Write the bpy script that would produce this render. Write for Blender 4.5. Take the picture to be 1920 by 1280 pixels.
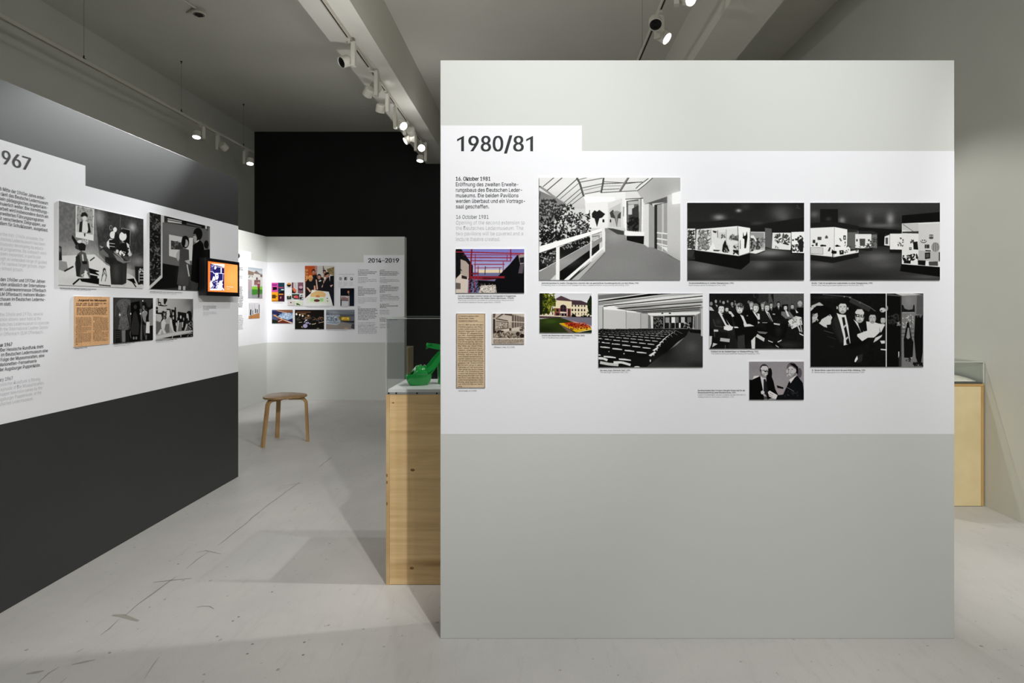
import bpy, bmesh, math, random
import numpy as np
from mathutils import Vector, Matrix

for _o in list(bpy.data.objects):
    bpy.data.objects.remove(_o, do_unlink=True)
SC = bpy.context.scene
COL = SC.collection
PI = math.pi

# ------------------------------------------------------------------ camera
FPX, CX, CY, CH = 1175.0, 1006.0, 572.0, 1.33      # focal length, principal point in px; eye height in m
cam_data = bpy.data.cameras.new('camera')
cam_data.sensor_width = 36.0
cam_data.lens = 36.0 * FPX / 1920.0
cam_data.shift_x = -(CX - 960.0) / 1920.0
cam_data.shift_y = (CY - 640.0) / 1920.0
cam_data.clip_start = 0.05
cam = bpy.data.objects.new('camera', cam_data)
COL.objects.link(cam)
cam.location = (0, 0, CH)
cam.rotation_euler = (PI / 2, 0, 0)
SC.camera = cam

# ------------------------------------------------------------------ world, lights, exposure
world = bpy.data.worlds.new('world')
SC.world = world
world.use_nodes = True
world.node_tree.nodes['Background'].inputs[0].default_value = (0.9, 0.95, 1.0, 1)
world.node_tree.nodes['Background'].inputs[1].default_value = 0.02
SC.view_settings.view_transform = 'Standard'
SC.view_settings.look = 'None'
SC.view_settings.gamma = 1.0
SC.view_settings.use_curve_mapping = False
SC.view_settings.exposure = 0.0


def spot(name, loc, target, watts, angle=70, blend=0.5, radius=0.035, color=(1.0, 0.985, 0.955)):
    d = bpy.data.lights.new(name, 'SPOT')
    d.energy = watts
    d.spot_size = math.radians(angle)
    d.spot_blend = blend
    d.shadow_soft_size = radius
    d.color = color
    o = bpy.data.objects.new(name, d)
    COL.objects.link(o)
    o.location = loc
    o.rotation_euler = (Vector(target) - Vector(loc)).to_track_quat('-Z', 'Y').to_euler()
    return o

# overhead spots: track lamps, plus fill lights added to brighten; tracks (x = -1.70, 0.985 and the left one)
spot('overhead_spot', (0.985, -0.30, 3.62), (-2.1, 4.7, 0.0), 255, 46, 1.0)
spot('overhead_spot', (0.985, 0.20, 3.62), (0.40, 2.5, 2.15), 96, 68, 1.0, color=(.97, .99, 1))
spot('overhead_spot', (0.985, -0.35, 3.62), (-0.15, 2.5, 1.35), 138, 92, 0.8)
spot('overhead_spot', (0.985, -0.80, 3.62), (1.60, 2.5, 0.40), 199, 60, 1.0)
spot('overhead_spot', (-1.75, 5.60, 3.53), (-2.315, 3.25, 2.02), 490, 24, 0.7, color=(.97, .99, 1))
spot('overhead_spot', (-1.70, 0.6, 3.62), (-2.3, 2.3, 1.4), 73, 80, 0.7)
spot('overhead_spot', (0.985, 2.9, 3.62), (-1.9, 4.0, 0.0), 150, 52, 0.5)  # added fill for the open floor left of the pine plinth
spot('overhead_spot', (2.3, 0.9, 3.62), (2.75, 4.0, 0.3), 256, 50, 0.8)  # fill light added off the tracks, for right wall and birch plinth
spot('overhead_spot', (-1.70, 5.0, 3.62), (-3.95, 7.7, 1.75), 1075, 30, 1.0)  # added to brighten the far corner; no lamp body hangs here
spot('overhead_spot', (-1.70, -1.4, 3.62), (-1.2, -1.6, 0.0), 36, 100, 0.6)  # added unseen behind the camera so floor bounce lifts the ceiling


def fill_point(loc, watts):          # unseen point lights added to brighten beams and ceiling, standing in for lamp leak
    d = bpy.data.lights.new('ceiling_fill', 'POINT')
    d.energy = watts
    d.shadow_soft_size = 0.05
    o = bpy.data.objects.new('ceiling_fill', d)
    COL.objects.link(o)
    o.location = loc
for _l, _w in (((-1.30, 5.0, 2.75), 22), ((0.7, 1.2, 3.2), 30), ((0.7, 3.8, 3.25), 4), ((-1.40, 7.6, 3.3), 6)):
    fill_point(_l, _w)

# ------------------------------------------------------------------ materials
MATS = {}


def srgb(r, g, b):
    def f(c):
        c /= 255.0
        return c / 12.92 if c <= 0.04045 else ((c + 0.055) / 1.055) ** 2.4
    return (f(r), f(g), f(b), 1.0)


def mat(name, rgb, rough=0.6, spec=0.4, metal=0.0, emit=None, bump=0.0, bscale=200.0, mott=0.0, mscale=3.0):
    if name in MATS:
        return MATS[name]
    m = bpy.data.materials.new(name)
    m.use_nodes = True
    nt = m.node_tree
    p = nt.nodes['Principled BSDF']
    c = srgb(*rgb)
    p.inputs['Base Color'].default_value = c
    p.inputs['Roughness'].default_value = rough
    p.inputs['Specular IOR Level'].default_value = spec
    p.inputs['Metallic'].default_value = metal
    if emit:
        p.inputs['Emission Color'].default_value = (1, 0.985, 0.95, 1)
        p.inputs['Emission Strength'].default_value = emit
    tc = None
    if bump or mott:
        tc = nt.nodes.new('ShaderNodeTexCoord')
    if mott:
        n = nt.nodes.new('ShaderNodeTexNoise')
        n.inputs['Scale'].default_value = mscale
        n.inputs['Detail'].default_value = 6
        nt.links.new(tc.outputs['Object'], n.inputs['Vector'])
        r = nt.nodes.new('ShaderNodeValToRGB')
        r.color_ramp.elements[0].position = 0.3
        r.color_ramp.elements[1].position = 0.7
        r.color_ramp.elements[0].color = tuple(x * (1 - mott) for x in c[:3]) + (1,)
        r.color_ramp.elements[1].color = tuple(min(1, x * (1 + mott)) for x in c[:3]) + (1,)
        nt.links.new(n.outputs['Fac'], r.inputs['Fac'])
        nt.links.new(r.outputs['Color'], p.inputs['Base Color'])
    if bump:
        n2 = nt.nodes.new('ShaderNodeTexNoise')
        n2.inputs['Scale'].default_value = bscale
        n2.inputs['Detail'].default_value = 3
        nt.links.new(tc.outputs['Object'], n2.inputs['Vector'])
        b = nt.nodes.new('ShaderNodeBump')
        b.inputs['Strength'].default_value = bump
        b.inputs['Distance'].default_value = 0.002
        nt.links.new(n2.outputs['Fac'], b.inputs['Height'])
        nt.links.new(b.outputs['Normal'], p.inputs['Normal'])
    MATS[name] = m
    return m


def floor_mat():
    m = mat('floor_paint', (205, 203, 200), rough=0.5, spec=0.35)
    nt = m.node_tree
    p = nt.nodes['Principled BSDF']
    tc = nt.nodes.new('ShaderNodeTexCoord')

    def noise(scale, det, rough=0.5, vec=None):
        n = nt.nodes.new('ShaderNodeTexNoise')
        n.inputs['Scale'].default_value = scale
        n.inputs['Detail'].default_value = det
        n.inputs['Roughness'].default_value = rough
        nt.links.new(vec or tc.outputs['Object'], n.inputs['Vector'])
        return n.outputs['Fac']

    def ramp(fac, a, b, pa, pb):
        r = nt.nodes.new('ShaderNodeValToRGB')
        r.color_ramp.elements[0].position = pa
        r.color_ramp.elements[1].position = pb
        r.color_ramp.elements[0].color = a
        r.color_ramp.elements[1].color = b
        nt.links.new(fac, r.inputs['Fac'])
        return r.outputs['Color']

    def mul(a, b, fac=1.0):
        x = nt.nodes.new('ShaderNodeMix')
        x.data_type = 'RGBA'
        x.blend_type = 'MULTIPLY'
        x.inputs['Factor'].default_value = fac
        nt.links.new(a, x.inputs['A'])
        nt.links.new(b, x.inputs['B'])
        return x.outputs['Result']
    base = ramp(noise(1.3, 8, 0.6), srgb(190, 188, 186), srgb(206, 204, 200), 0.3, 0.7)
    grain = ramp(noise(160, 4, 0.7), (0.86, 0.86, 0.86, 1), (1, 1, 1, 1), 0.3, 0.62)
    specks = ramp(noise(38, 2, 0.4), (0.5, 0.49, 0.47, 1), (1, 1, 1, 1), 0.235, 0.27)
    mp = nt.nodes.new('ShaderNodeMapping')
    mp.inputs['Scale'].default_value = (14, 2.2, 1)
    mp.inputs['Rotation'].default_value = (0, 0, 0.7)
    nt.links.new(tc.outputs['Object'], mp.inputs['Vector'])
    scuff = ramp(noise(2.0, 5, 0.6, mp.outputs['Vector']), (0.88, 0.88, 0.87, 1), (1, 1, 1, 1), 0.3, 0.45)
    c = mul(mul(mul(base, grain, 0.6), specks, 0.8), scuff, 0.5)
    nt.links.new(c, p.inputs['Base Color'])
    rr = nt.nodes.new('ShaderNodeMapRange')
    rr.inputs['To Min'].default_value = 0.4
    rr.inputs['To Max'].default_value = 0.62
    nt.links.new(noise(4, 4), rr.inputs['Value'])
    nt.links.new(rr.outputs['Result'], p.inputs['Roughness'])
    b = nt.nodes.new('ShaderNodeBump')
    b.inputs['Strength'].default_value = 0.15
    b.inputs['Distance'].default_value = 0.003
    nt.links.new(noise(45, 5), b.inputs['Height'])
    nt.links.new(b.outputs['Normal'], p.inputs['Normal'])
    return m


def wood_mat(name, stops, scale=(1.2, 1.2, 22), rough=0.45, fine=0.5):
    """board wood: grain runs along local x, bands change along z"""
    m = mat(name, (200, 170, 120), rough=rough, spec=0.35)
    nt = m.node_tree
    p = nt.nodes['Principled BSDF']
    tc = nt.nodes.new('ShaderNodeTexCoord')
    mp = nt.nodes.new('ShaderNodeMapping')
    mp.inputs['Scale'].default_value = scale
    nt.links.new(tc.outputs['Object'], mp.inputs['Vector'])
    n = nt.nodes.new('ShaderNodeTexNoise')
    n.inputs['Scale'].default_value = 1.0
    n.inputs['Detail'].default_value = 6
    n.inputs['Distortion'].default_value = 0.25
    nt.links.new(mp.outputs['Vector'], n.inputs['Vector'])
    r = nt.nodes.new('ShaderNodeValToRGB')
    els = r.color_ramp.elements
    els[0].position, els[0].color = stops[0][0], srgb(*stops[0][1])
    els[1].position, els[1].color = stops[-1][0], srgb(*stops[-1][1])
    for pos, c in stops[1:-1]:
        e = els.new(pos)
        e.color = srgb(*c)
    nt.links.new(n.outputs['Fac'], r.inputs['Fac'])
    mp2 = nt.nodes.new('ShaderNodeMapping')
    mp2.inputs['Scale'].default_value = tuple(s * 9 if s > 5 else s * 2.5 for s in scale)
    nt.links.new(tc.outputs['Object'], mp2.inputs['Vector'])
    n2 = nt.nodes.new('ShaderNodeTexNoise')
    n2.inputs['Scale'].default_value = 1.0
    n2.inputs['Detail'].default_value = 4
    nt.links.new(mp2.outputs['Vector'], n2.inputs['Vector'])
    r2 = nt.nodes.new('ShaderNodeValToRGB')
    r2.color_ramp.elements[0].position = 0.3
    r2.color_ramp.elements[0].color = (0.82, 0.78, 0.72, 1)
    r2.color_ramp.elements[1].position = 0.6
    r2.color_ramp.elements[1].color = (1, 1, 1, 1)
    nt.links.new(n2.outputs['Fac'], r2.inputs['Fac'])
    x = nt.nodes.new('ShaderNodeMix')
    x.data_type = 'RGBA'
    x.blend_type = 'MULTIPLY'
    x.inputs['Factor'].default_value = fine
    nt.links.new(r.outputs['Color'], x.inputs['A'])
    nt.links.new(r2.outputs['Color'], x.inputs['B'])
    nt.links.new(x.outputs['Result'], p.inputs['Base Color'])
    return m


def acrylic_mat():
    m = bpy.data.materials.new('clear_acrylic')
    m.use_nodes = True
    nt = m.node_tree
    nt.nodes.clear()
    out = nt.nodes.new('ShaderNodeOutputMaterial')
    mix = nt.nodes.new('ShaderNodeMixShader')
    tr = nt.nodes.new('ShaderNodeBsdfTransparent')
    tr.inputs['Color'].default_value = (0.955, 0.965, 0.96, 1)
    gl = nt.nodes.new('ShaderNodeBsdfGlossy')
    gl.inputs['Roughness'].default_value = 0.01
    fr = nt.nodes.new('ShaderNodeFresnel')
    ge = nt.nodes.new('ShaderNodeNewGeometry')
    mr = nt.nodes.new('ShaderNodeMapRange')       # same reflectance from either side of a thin pane
    mr.inputs['To Min'].default_value = 1.25
    mr.inputs['To Max'].default_value = 1 / 1.25
    nt.links.new(ge.outputs['Backfacing'], mr.inputs['Value'])
    nt.links.new(mr.outputs['Result'], fr.inputs['IOR'])
    nt.links.new(fr.outputs['Fac'], mix.inputs['Fac'])
    nt.links.new(tr.outputs[0], mix.inputs[1])
    nt.links.new(gl.outputs[0], mix.inputs[2])
    nt.links.new(mix.outputs[0], out.inputs['Surface'])
    return m


M_FLOOR = floor_mat()
M_CEIL = mat('ceiling_paint', (222, 220, 210), rough=0.9, spec=0.1, mott=0.03, mscale=1.2)
M_WALL = mat('wall_paint', (212, 213, 204), rough=0.9, spec=0.1, mott=0.025, mscale=1.5)
M_BLACKW = mat('black_wall_paint', (34, 35, 36), rough=0.7, spec=0.25, mott=0.08, mscale=2.0)
M_GREY = mat('light_grey_paint', (208, 211, 207), rough=0.7, spec=0.2, bump=0.06, bscale=300)
M_DARK = mat('anthracite_paint', (46, 48, 48), rough=0.5, spec=0.6, mott=0.05, mscale=3.0, bump=0.05, bscale=400)
M_VINYL = mat('white_vinyl', (237, 238, 243), rough=0.55, spec=0.25)
M_INK = mat('black_lettering', (38, 40, 43), rough=0.5, spec=0.3)
M_INKL = mat('grey_lettering', (156, 158, 161), rough=0.5, spec=0.3)
M_INKM = mat('mid_grey_lettering', (92, 94, 98), rough=0.5, spec=0.3)
M_BOARD = mat('photo_board_edge', (225, 225, 225), rough=0.6, spec=0.2)
M_LAMPW = mat('lamp_white_enamel', (214, 211, 200), rough=0.5, spec=0.35)
M_TRACK = mat('track_white_enamel', (205, 201, 188), rough=0.5, spec=0.35)
M_SLOT = mat('track_slot_dark', (44, 38, 32), rough=0.7)
M_LENS = mat('lit_lens', (255, 252, 245), rough=0.3, emit=9.0)
M_OFF = mat('dark_louvre', (18, 18, 19), rough=0.35)
M_STEEL = mat('steel', (120, 120, 118), rough=0.35, metal=0.9)
M_PINE = wood_mat('pine_board', [(0.28, (176, 138, 90)), (0.40, (218, 184, 132)), (0.5, (234, 202, 150)), (0.62, (222, 188, 136)), (0.72, (242, 216, 170))], scale=(1.1, 1.1, 13))
M_PLYEDGE = wood_mat('plywood_edge', [(0.3, (188, 150, 98)), (0.7, (232, 206, 158))], scale=(1.0, 1.0, 3.0))
M_BIRCH = wood_mat('birch_plywood', [(0.3, (224, 204, 156)), (0.55, (236, 218, 174)), (0.75, (232, 208, 160))], scale=(3.5, 3.5, 3.2), fine=0.25)
M_BIRCHE = wood_mat('birch_plywood_edge', [(0.3, (192, 152, 90)), (0.7, (216, 180, 120))], scale=(1, 1, 2), fine=0.3)
M_STOOL = wood_mat('stool_veneer', [(0.3, (138, 108, 74)), (0.5, (162, 130, 90)), (0.7, (180, 148, 106))], scale=(2.5, 24, 5), rough=0.35)
M_STOOLL = wood_mat('stool_leg_veneer', [(0.3, (168, 130, 84)), (0.5, (190, 154, 106)), (0.7, (204, 170, 122))], scale=(18, 18, 2), rough=0.4)
M_KNOT = mat('wood_knot', (140, 98, 56), rough=0.5)
M_PLATE = mat('white_base_plate', (240, 240, 242), rough=0.3, spec=0.4)
M_CLEAR = acrylic_mat()
M_EDGE = mat('acrylic_edge', (176, 182, 178), rough=0.25, spec=0.6)
M_GREEN = mat('green_patent_leather', (14, 168, 70), rough=0.16, spec=0.7)
M_GREEND = mat('green_lining', (20, 150, 62), rough=0.4, spec=0.4)
M_SOLE = mat('black_sole', (24, 26, 25), rough=0.6)
M_BEZEL = mat('monitor_black', (16, 16, 18), rough=0.35, spec=0.5)
M_MARK = mat('floor_repair_filler', (158, 157, 146), rough=0.7)
M_CRACK = mat('floor_crack', (138, 136, 132), rough=0.8)
M_PAPER = mat('cream_paper', (236, 232, 220), rough=0.7)

# ------------------------------------------------------------------ mesh helpers


def wloc(o):
    v = Vector((0, 0, 0))
    while o is not None:
        v += Vector(o.location)
        o = o.parent
    return v


def link(name, me, mats, parent=None, at=None, smooth=False):
    """me is in world coordinates; the object's origin goes to `at` (or the parent's origin)"""
    o = bpy.data.objects.new(name, me)
    COL.objects.link(o)
    for m in (mats if isinstance(mats, (list, tuple)) else [mats]):
        me.materials.append(m)
    if parent is not None:
        o.parent = parent
        org = wloc(parent)
    else:
        org = Vector(at) if at is not None else Vector((0, 0, 0))
        o.location = org
    me.transform(Matrix.Translation(-org))
    if smooth:
        me.polygons.foreach_set('use_smooth', [True] * len(me.polygons))
        try:
            me.set_sharp_from_angle(angle=math.radians(40))
        except Exception:
            pass
    return o


def obj(name, bm, mats, parent=None, at=None, smooth=False):
    me = bpy.data.meshes.new(name)
    bmesh.ops.recalc_face_normals(bm, faces=bm.faces)
    bm.to_mesh(me)
    bm.free()
    return link(name, me, mats, parent, at, smooth)


def BM():
    return bmesh.new()


def box(bm, x0, x1, y0, y1, z0, z1, bev=0.0, rot=None, mi=0):
    c = Vector(((x0 + x1) / 2, (y0 + y1) / 2, (z0 + z1) / 2))
    r = bmesh.ops.create_cube(bm, size=1.0)
    vs = r['verts']
    bmesh.ops.scale(bm, vec=(abs(x1 - x0), abs(y1 - y0), abs(z1 - z0)), verts=vs)
    fs = set(f for v in vs for f in v.link_faces)
    for f in fs:
        f.material_index = mi
    if bev > 0:
        es = list(set(e for v in vs for e in v.link_edges))
        rr = bmesh.ops.bevel(bm, geom=es, offset=bev, segments=2, affect='EDGES', profile=0.5)
        vs = list(set(v for f in rr['faces'] for v in f.verts) | set(v for v in vs if v.is_valid))
    if rot is not None:
        bmesh.ops.transform(bm, matrix=rot.to_4x4(), verts=vs)
    bmesh.ops.translate(bm, vec=c, verts=vs)
    return bm


def boxobj(name, dims, m, parent=None, at=None, bev=0.0):
    bm = BM()
    box(bm, *dims, bev=bev)
    if at is None and parent is None:
        at = ((dims[0] + dims[1]) / 2, (dims[2] + dims[3]) / 2, dims[4])
    return obj(name, bm, m, parent, at)


def lathe(bm, prof, origin, axis=(0, 0, 1), seg=28, mi=0, cap=True):
    """prof: list of (radius, height along axis)"""
    q = Vector((0, 0, 1)).rotation_difference(Vector(axis).normalized())
    o = Vector(origin)
    rings = []
    for r, h in prof:
        if r < 1e-6:
            rings.append([bm.verts.new(o + q @ Vector((0, 0, h)))])
        else:
            rings.append([bm.verts.new(o + q @ Vector((r * math.cos(2 * PI * i / seg), r * math.sin(2 * PI * i / seg), h))) for i in range(seg)])
    for a, b in zip(rings[:-1], rings[1:]):
        for i in range(seg):
            j = (i + 1) % seg
            if len(a) == 1 and len(b) == 1:
                continue
            if len(a) == 1:
                f = bm.faces.new((a[0], b[i], b[j]))
            elif len(b) == 1:
                f = bm.faces.new((a[i], b[0], a[j]))
            else:
                f = bm.faces.new((a[i], b[i], b[j], a[j]))
            f.material_index = mi
    if cap:
        for rg in (rings[0], rings[-1]):
            if len(rg) > 1:
                f = bm.faces.new(rg)
                f.material_index = mi
    return bm


def sweep(bm, pts, prof, up=(0, 0, 1), closed_prof=True, taper=None):
    """sweep a 2-D profile [(a,b)] along pts; a along side vector, b along the local up"""
    pts = [Vector(p) for p in pts]
    up = Vector(up)
    rings = []
    for i, p in enumerate(pts):
        t = (pts[min(i + 1, len(pts) - 1)] - pts[max(i - 1, 0)]).normalized()
        s = t.cross(up)
        if s.length < 1e-5:
            s = Vector((1, 0, 0))
        s.normalize()
        n = s.cross(t).normalized()
        k = taper[i] if taper else 1.0
        rings.append([bm.verts.new(p + s * a * k + n * b * k) for a, b in prof])
    n = len(prof)
    for a, b in zip(rings[:-1], rings[1:]):
        for i in range(n if closed_prof else n - 1):
            j = (i + 1) % n
            bm.faces.new((a[i], a[j], b[j], b[i]))
    if closed_prof:
        bm.faces.new(rings[0])
        bm.faces.new(rings[-1])
    return bm


def tube(bm, pts, r, seg=8, up=(0, 0, 1)):
    return sweep(bm, pts, [(r * math.cos(2 * PI * i / seg), r * math.sin(2 * PI * i / seg)) for i in range(seg)], up)


def empty(name, loc, label=None, cat=None, group=None):
    o = bpy.data.objects.new(name, None)
    COL.objects.link(o)
    o.location = loc
    o.empty_display_size = 0.1
    return tag(o, label, cat, group)


def tag(o, label=None, cat=None, group=None, kind=None):
    if label:
        o['label'] = label
    if cat:
        o['category'] = cat
    if group:
        o['group'] = group
    if kind:
        o['kind'] = kind
    return o


def X_(px, Y):
    return (px - CX) / FPX * Y


def Z_(py, Y):
    return CH + (CY - py) / FPX * Y


def FL(px, py):
    """floor point seen at a pixel"""
    Y = CH * FPX / (py - CY)
    return (X_(px, Y), Y)


# ------------------------------------------------------------------ room
XL, XR, YB, YN, ZC = -4.88, 2.965, 10.84, -3.4, 4.33
for nm, d, m in (('floor', (XL, XR, YN, YB, -0.1, 0.0), M_FLOOR),
                 ('ceiling', (XL, XR, YN, YB, ZC, ZC + 0.1), M_CEIL),
                 ('wall_left', (XL - 0.15, XL, YN, YB, -0.1, ZC + 0.1), M_WALL),
                 ('wall_right', (XR, XR + 0.15, YN, YB, -0.1, ZC + 0.1), M_WALL),
                 ('wall_back', (XL - 0.15, XR + 0.15, YB, YB + 0.15, -0.1, ZC + 0.1), M_BLACKW),
                 ('wall_front', (XL - 0.15, XR + 0.15, YN - 0.15, YN, -0.1, ZC + 0.1), M_WALL)):
    tag(boxobj(nm, d, m), kind='structure')
FLOOR = bpy.data.objects['floor']
ZB = 3.776
for x0, x1 in ((-1.915, -1.50), (1.565, 1.985)):
    tag(boxobj('ceiling_beam', (x0, x1, YN, YB, ZB, ZC), M_CEIL), kind='structure')

# cracks and repair marks in the floor paint
def ribbon(name, pts, w, m, z=0.0006):
    bm = BM()
    P = [Vector((*FL(*p), z)) for p in pts]
    rng = random.Random(len(pts) * 7 + int(pts[0][0]))
    fine = []
    for a, b in zip(P[:-1], P[1:]):
        k = max(1, int((b - a).length / 0.06))
        for i in range(k):
            q = a.lerp(b, i / k)
            fine.append(q + Vector((rng.uniform(-1, 1), rng.uniform(-1, 1), 0)) * 0.004)
    fine.append(P[-1])
    L, R = [], []
    for i, p in enumerate(fine):
        t = (fine[min(i + 1, len(fine) - 1)] - fine[max(i - 1, 0)]).normalized()
        n = Vector((-t.y, t.x, 0))
        e = min(i, len(fine) - 1 - i)
        ww = w * (0.35 if e == 0 else rng.uniform(0.6, 1.2)) / 2
        L.append(bm.verts.new(p + n * ww))
        R.append(bm.verts.new(p - n * ww))
    for i in range(len(fine) - 1):
        bm.faces.new((L[i], L[i + 1], R[i + 1], R[i]))
    return obj(name, bm, m, FLOOR)

def C4(*a):   # floor-crop coordinates -> pixels
    return [(x / 2.3133, y / 2.3133 + 780) for x, y in a]
ribbon('crack', C4((540, 865), (600, 815), (660, 770), (720, 725), (765, 695)), 0.006, M_CRACK)
ribbon('crack', C4((805, 662), (850, 628), (905, 588)), 0.005, M_CRACK)
ribbon('crack', C4((945, 562), (1000, 515), (1060, 470), (1130, 410), (1210, 350), (1300, 285)), 0.005, M_CRACK)
ribbon('crack', C4((1380, 222), (1440, 178)), 0.006, M_CRACK)
ribbon('crack', C4((520, 880), (470, 925), (435, 950)), 0.004, M_CRACK)
ribbon('crack', C4((165, 1157), (210, 1115), (255, 1088)), 0.004, M_CRACK)
ribbon('crack', C4((260, 1157), (290, 1133)), 0.005, M_CRACK)
ribbon('crack', C4((690, 1045), (660, 1080), (625, 1140)), 0.0025, M_CRACK)
ribbon('repair_mark', C4((490, 862), (530, 866), (600, 888)), 0.034, M_MARK)
ribbon('repair_mark', C4((665, 722), (740, 713), (830, 703)), 0.011, M_CRACK)
ribbon('repair_mark', C4((855, 590), (890, 584), (960, 598)), 0.010, M_MARK)
ribbon('repair_mark', C4((310, 1078), (350, 1070), (412, 1056)), 0.012, M_MARK)
ribbon('repair_mark', C4((118, 1118), (150, 1110), (190, 1104)), 0.018, M_MARK)
ribbon('repair_mark', C4((330, 1026), (362, 1008)), 0.012, M_MARK)
ribbon('scuff', C4((855, 828), (880, 822), (910, 826), (928, 836)), 0.006, M_CRACK)
ribbon('scuff', C4((1370, 255), (1405, 250)), 0.012, mat('floor_light_scuff', (222, 221, 218)))
ribbon('scuff', C4((1240, 300), (1320, 288)), 0.006, M_CRACK)
for x, y in ((1010, 888), (1035, 870), (942, 955), (1095, 988), (1315, 1035), (475, 1026), (1180, 762), (1320, 980), (1073, 1030), (773, 641)):
    fx, fy = FL(x / 2.3133, y / 2.3133 + 780)
    bm = BM()
    lathe(bm, [(0.0055, 0.0), (0.004, 0.0012), (0.0, 0.0014)], (fx, fy, 0), seg=8)
    obj('paint_fleck', bm, M_CRACK, FLOOR)

# ------------------------------------------------------------------ flat prints: a small painter
class Pic:
    """paints a flat print from polygons given in the coordinates of a study crop; quad = TL, TR, BR, BL"""
    def __init__(self, quad, w, h, base=128):
        self.w, self.h, self.ss = w, h, 2
        self.W, self.H = w * 2, h * 2
        self.a = np.empty((self.H, self.W, 3), np.float32)
        self.a[:] = self.col(base)
        src = quad
        dst = [(0, 0), (self.W, 0), (self.W, self.H), (0, self.H)]
        A, b = [], []
        for (x, y), (u, v) in zip(src, dst):
            A.append([x, y, 1, 0, 0, 0, -u * x, -u * y]); b.append(u)
            A.append([0, 0, 0, x, y, 1, -v * x, -v * y]); b.append(v)
        k = np.linalg.solve(np.array(A, float), np.array(b, float))
        self.Hm = np.append(k, 1).reshape(3, 3)
        self.k = self.W / max(1e-6, abs(quad[1][0] - quad[0][0]))
        self.rng = np.random.RandomState(int(w * 31 + h))

    @staticmethod
    def col(c):
        if isinstance(c, str) and len(c) == 6:
            return np.array([int(c[i:i + 2], 16) for i in (0, 2, 4)], np.float32)
        return np.full(3, float(c), np.float32)

    def mp(self, pts):
        p = np.array([[x, y, 1.0] for x, y in pts]) @ self.Hm.T
        return p[:, :2] / p[:, 2:3]

    def poly(self, c, pts, alpha=1.0, mapped=False):
        q = np.array(pts, float) if mapped else self.mp(pts)
        x0, y0 = np.floor(q.min(0)).astype(int)
        x1, y1 = np.ceil(q.max(0)).astype(int) + 1
        x0, y0, x1, y1 = max(x0, 0), max(y0, 0), min(x1, self.W), min(y1, self.H)
        if x0 >= x1 or y0 >= y1:
            return
        gx = np.arange(x0, x1) + 0.5
        gy = (np.arange(y0, y1) + 0.5)[:, None]
        m = np.zeros((y1 - y0, x1 - x0), bool)
        n = len(q)
        for i in range(n):
            xa, ya = q[i]; xb, yb = q[(i + 1) % n]
            if ya == yb:
                continue
            cond = (ya > gy) != (yb > gy)
            m ^= cond & (gx < (xb - xa) * (gy - ya) / (yb - ya) + xa)
        r = self.a[y0:y1, x0:x1]
        r[m] = r[m] * (1 - alpha) + self.col(c) * alpha

    def ell(self, c, cx, cy, rx, ry, rot=0.0, alpha=1.0, n=22):
        ca, sa = math.cos(rot), math.sin(rot)
        self.poly(c, [(cx + rx * math.cos(t) * ca - ry * math.sin(t) * sa, cy + rx * math.cos(t) * sa + ry * math.sin(t) * ca)
                      for t in (2 * PI * i / n for i in range(n))], alpha)

    def line(self, c, w, pts):
        for (x0, y0), (x1, y1) in zip(pts[:-1], pts[1:]):
            dx, dy = x1 - x0, y1 - y0
            L = math.hypot(dx, dy) or 1
            nx, ny = -dy / L * w / 2, dx / L * w / 2
            self.poly(c, [(x0 + nx, y0 + ny), (x1 + nx, y1 + ny), (x1 - nx, y1 - ny), (x0 - nx, y0 - ny)])

    def noise(self, amt, cell, box=None):
        gh, gw = max(2, int(self.H / cell)), max(2, int(self.W / cell))
        g = self.rng.rand(gh + 1, gw + 1)
        yy = np.linspace(0, gh - 1e-3, self.H); xx = np.linspace(0, gw - 1e-3, self.W)
        yi, xi = yy.astype(int), xx.astype(int)
        fy, fx = (yy - yi)[:, None], (xx - xi)[None]
        v = (g[yi][:, xi] * (1 - fy) * (1 - fx) + g[yi + 1][:, xi] * fy * (1 - fx)
             + g[yi][:, xi + 1] * (1 - fy) * fx + g[yi + 1][:, xi + 1] * fy * fx)
        d = ((v - 0.5) * 2 * amt)[..., None]
        if box is None:
            self.a += d
        else:
            q = self.mp([(box[0], box[1]), (box[2], box[3])]).astype(int)
            (x0, y0), (x1, y1) = q
            x0, y0 = max(0, x0), max(0, y0)
            self.a[y0:y1, x0:x1] += d[y0:y1, x0:x1]

    def soft(self, c, alpha, cx, cy, rx, ry):
        (ux, uy), (ax, ay), (bx, by) = self.mp([(cx, cy), (cx + rx, cy), (cx, cy + ry)])
        rx, ry = max(1, math.hypot(ax - ux, ay - uy)), max(1, math.hypot(bx - ux, by - uy))
        x = (np.arange(self.W) - ux) / rx
        y = ((np.arange(self.H) - uy) / ry)[:, None]
        k = (alpha * np.exp(-(x * x + y * y) * 1.3))[..., None].astype(np.float32)
        self.a[:] = self.a * (1 - k) + self.col(c) * k

    def grad(self, c0, c1, x0, y0, x1, y1, d):
        (u0, v0), (u1, v1) = self.mp([(x0, y0), (x1, y1)]).astype(int)
        u0, v0, u1, v1 = max(0, u0), max(0, v0), min(self.W, u1), min(self.H, v1)
        if u1 <= u0 or v1 <= v0:
            return
        if d == 'v':
            t = np.linspace(0, 1, v1 - v0)[:, None, None]
        else:
            t = np.linspace(0, 1, u1 - u0)[None, :, None]
        self.a[v0:v1, u0:u1] = self.col(c0) * (1 - t) + self.col(c1) * t

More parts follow.
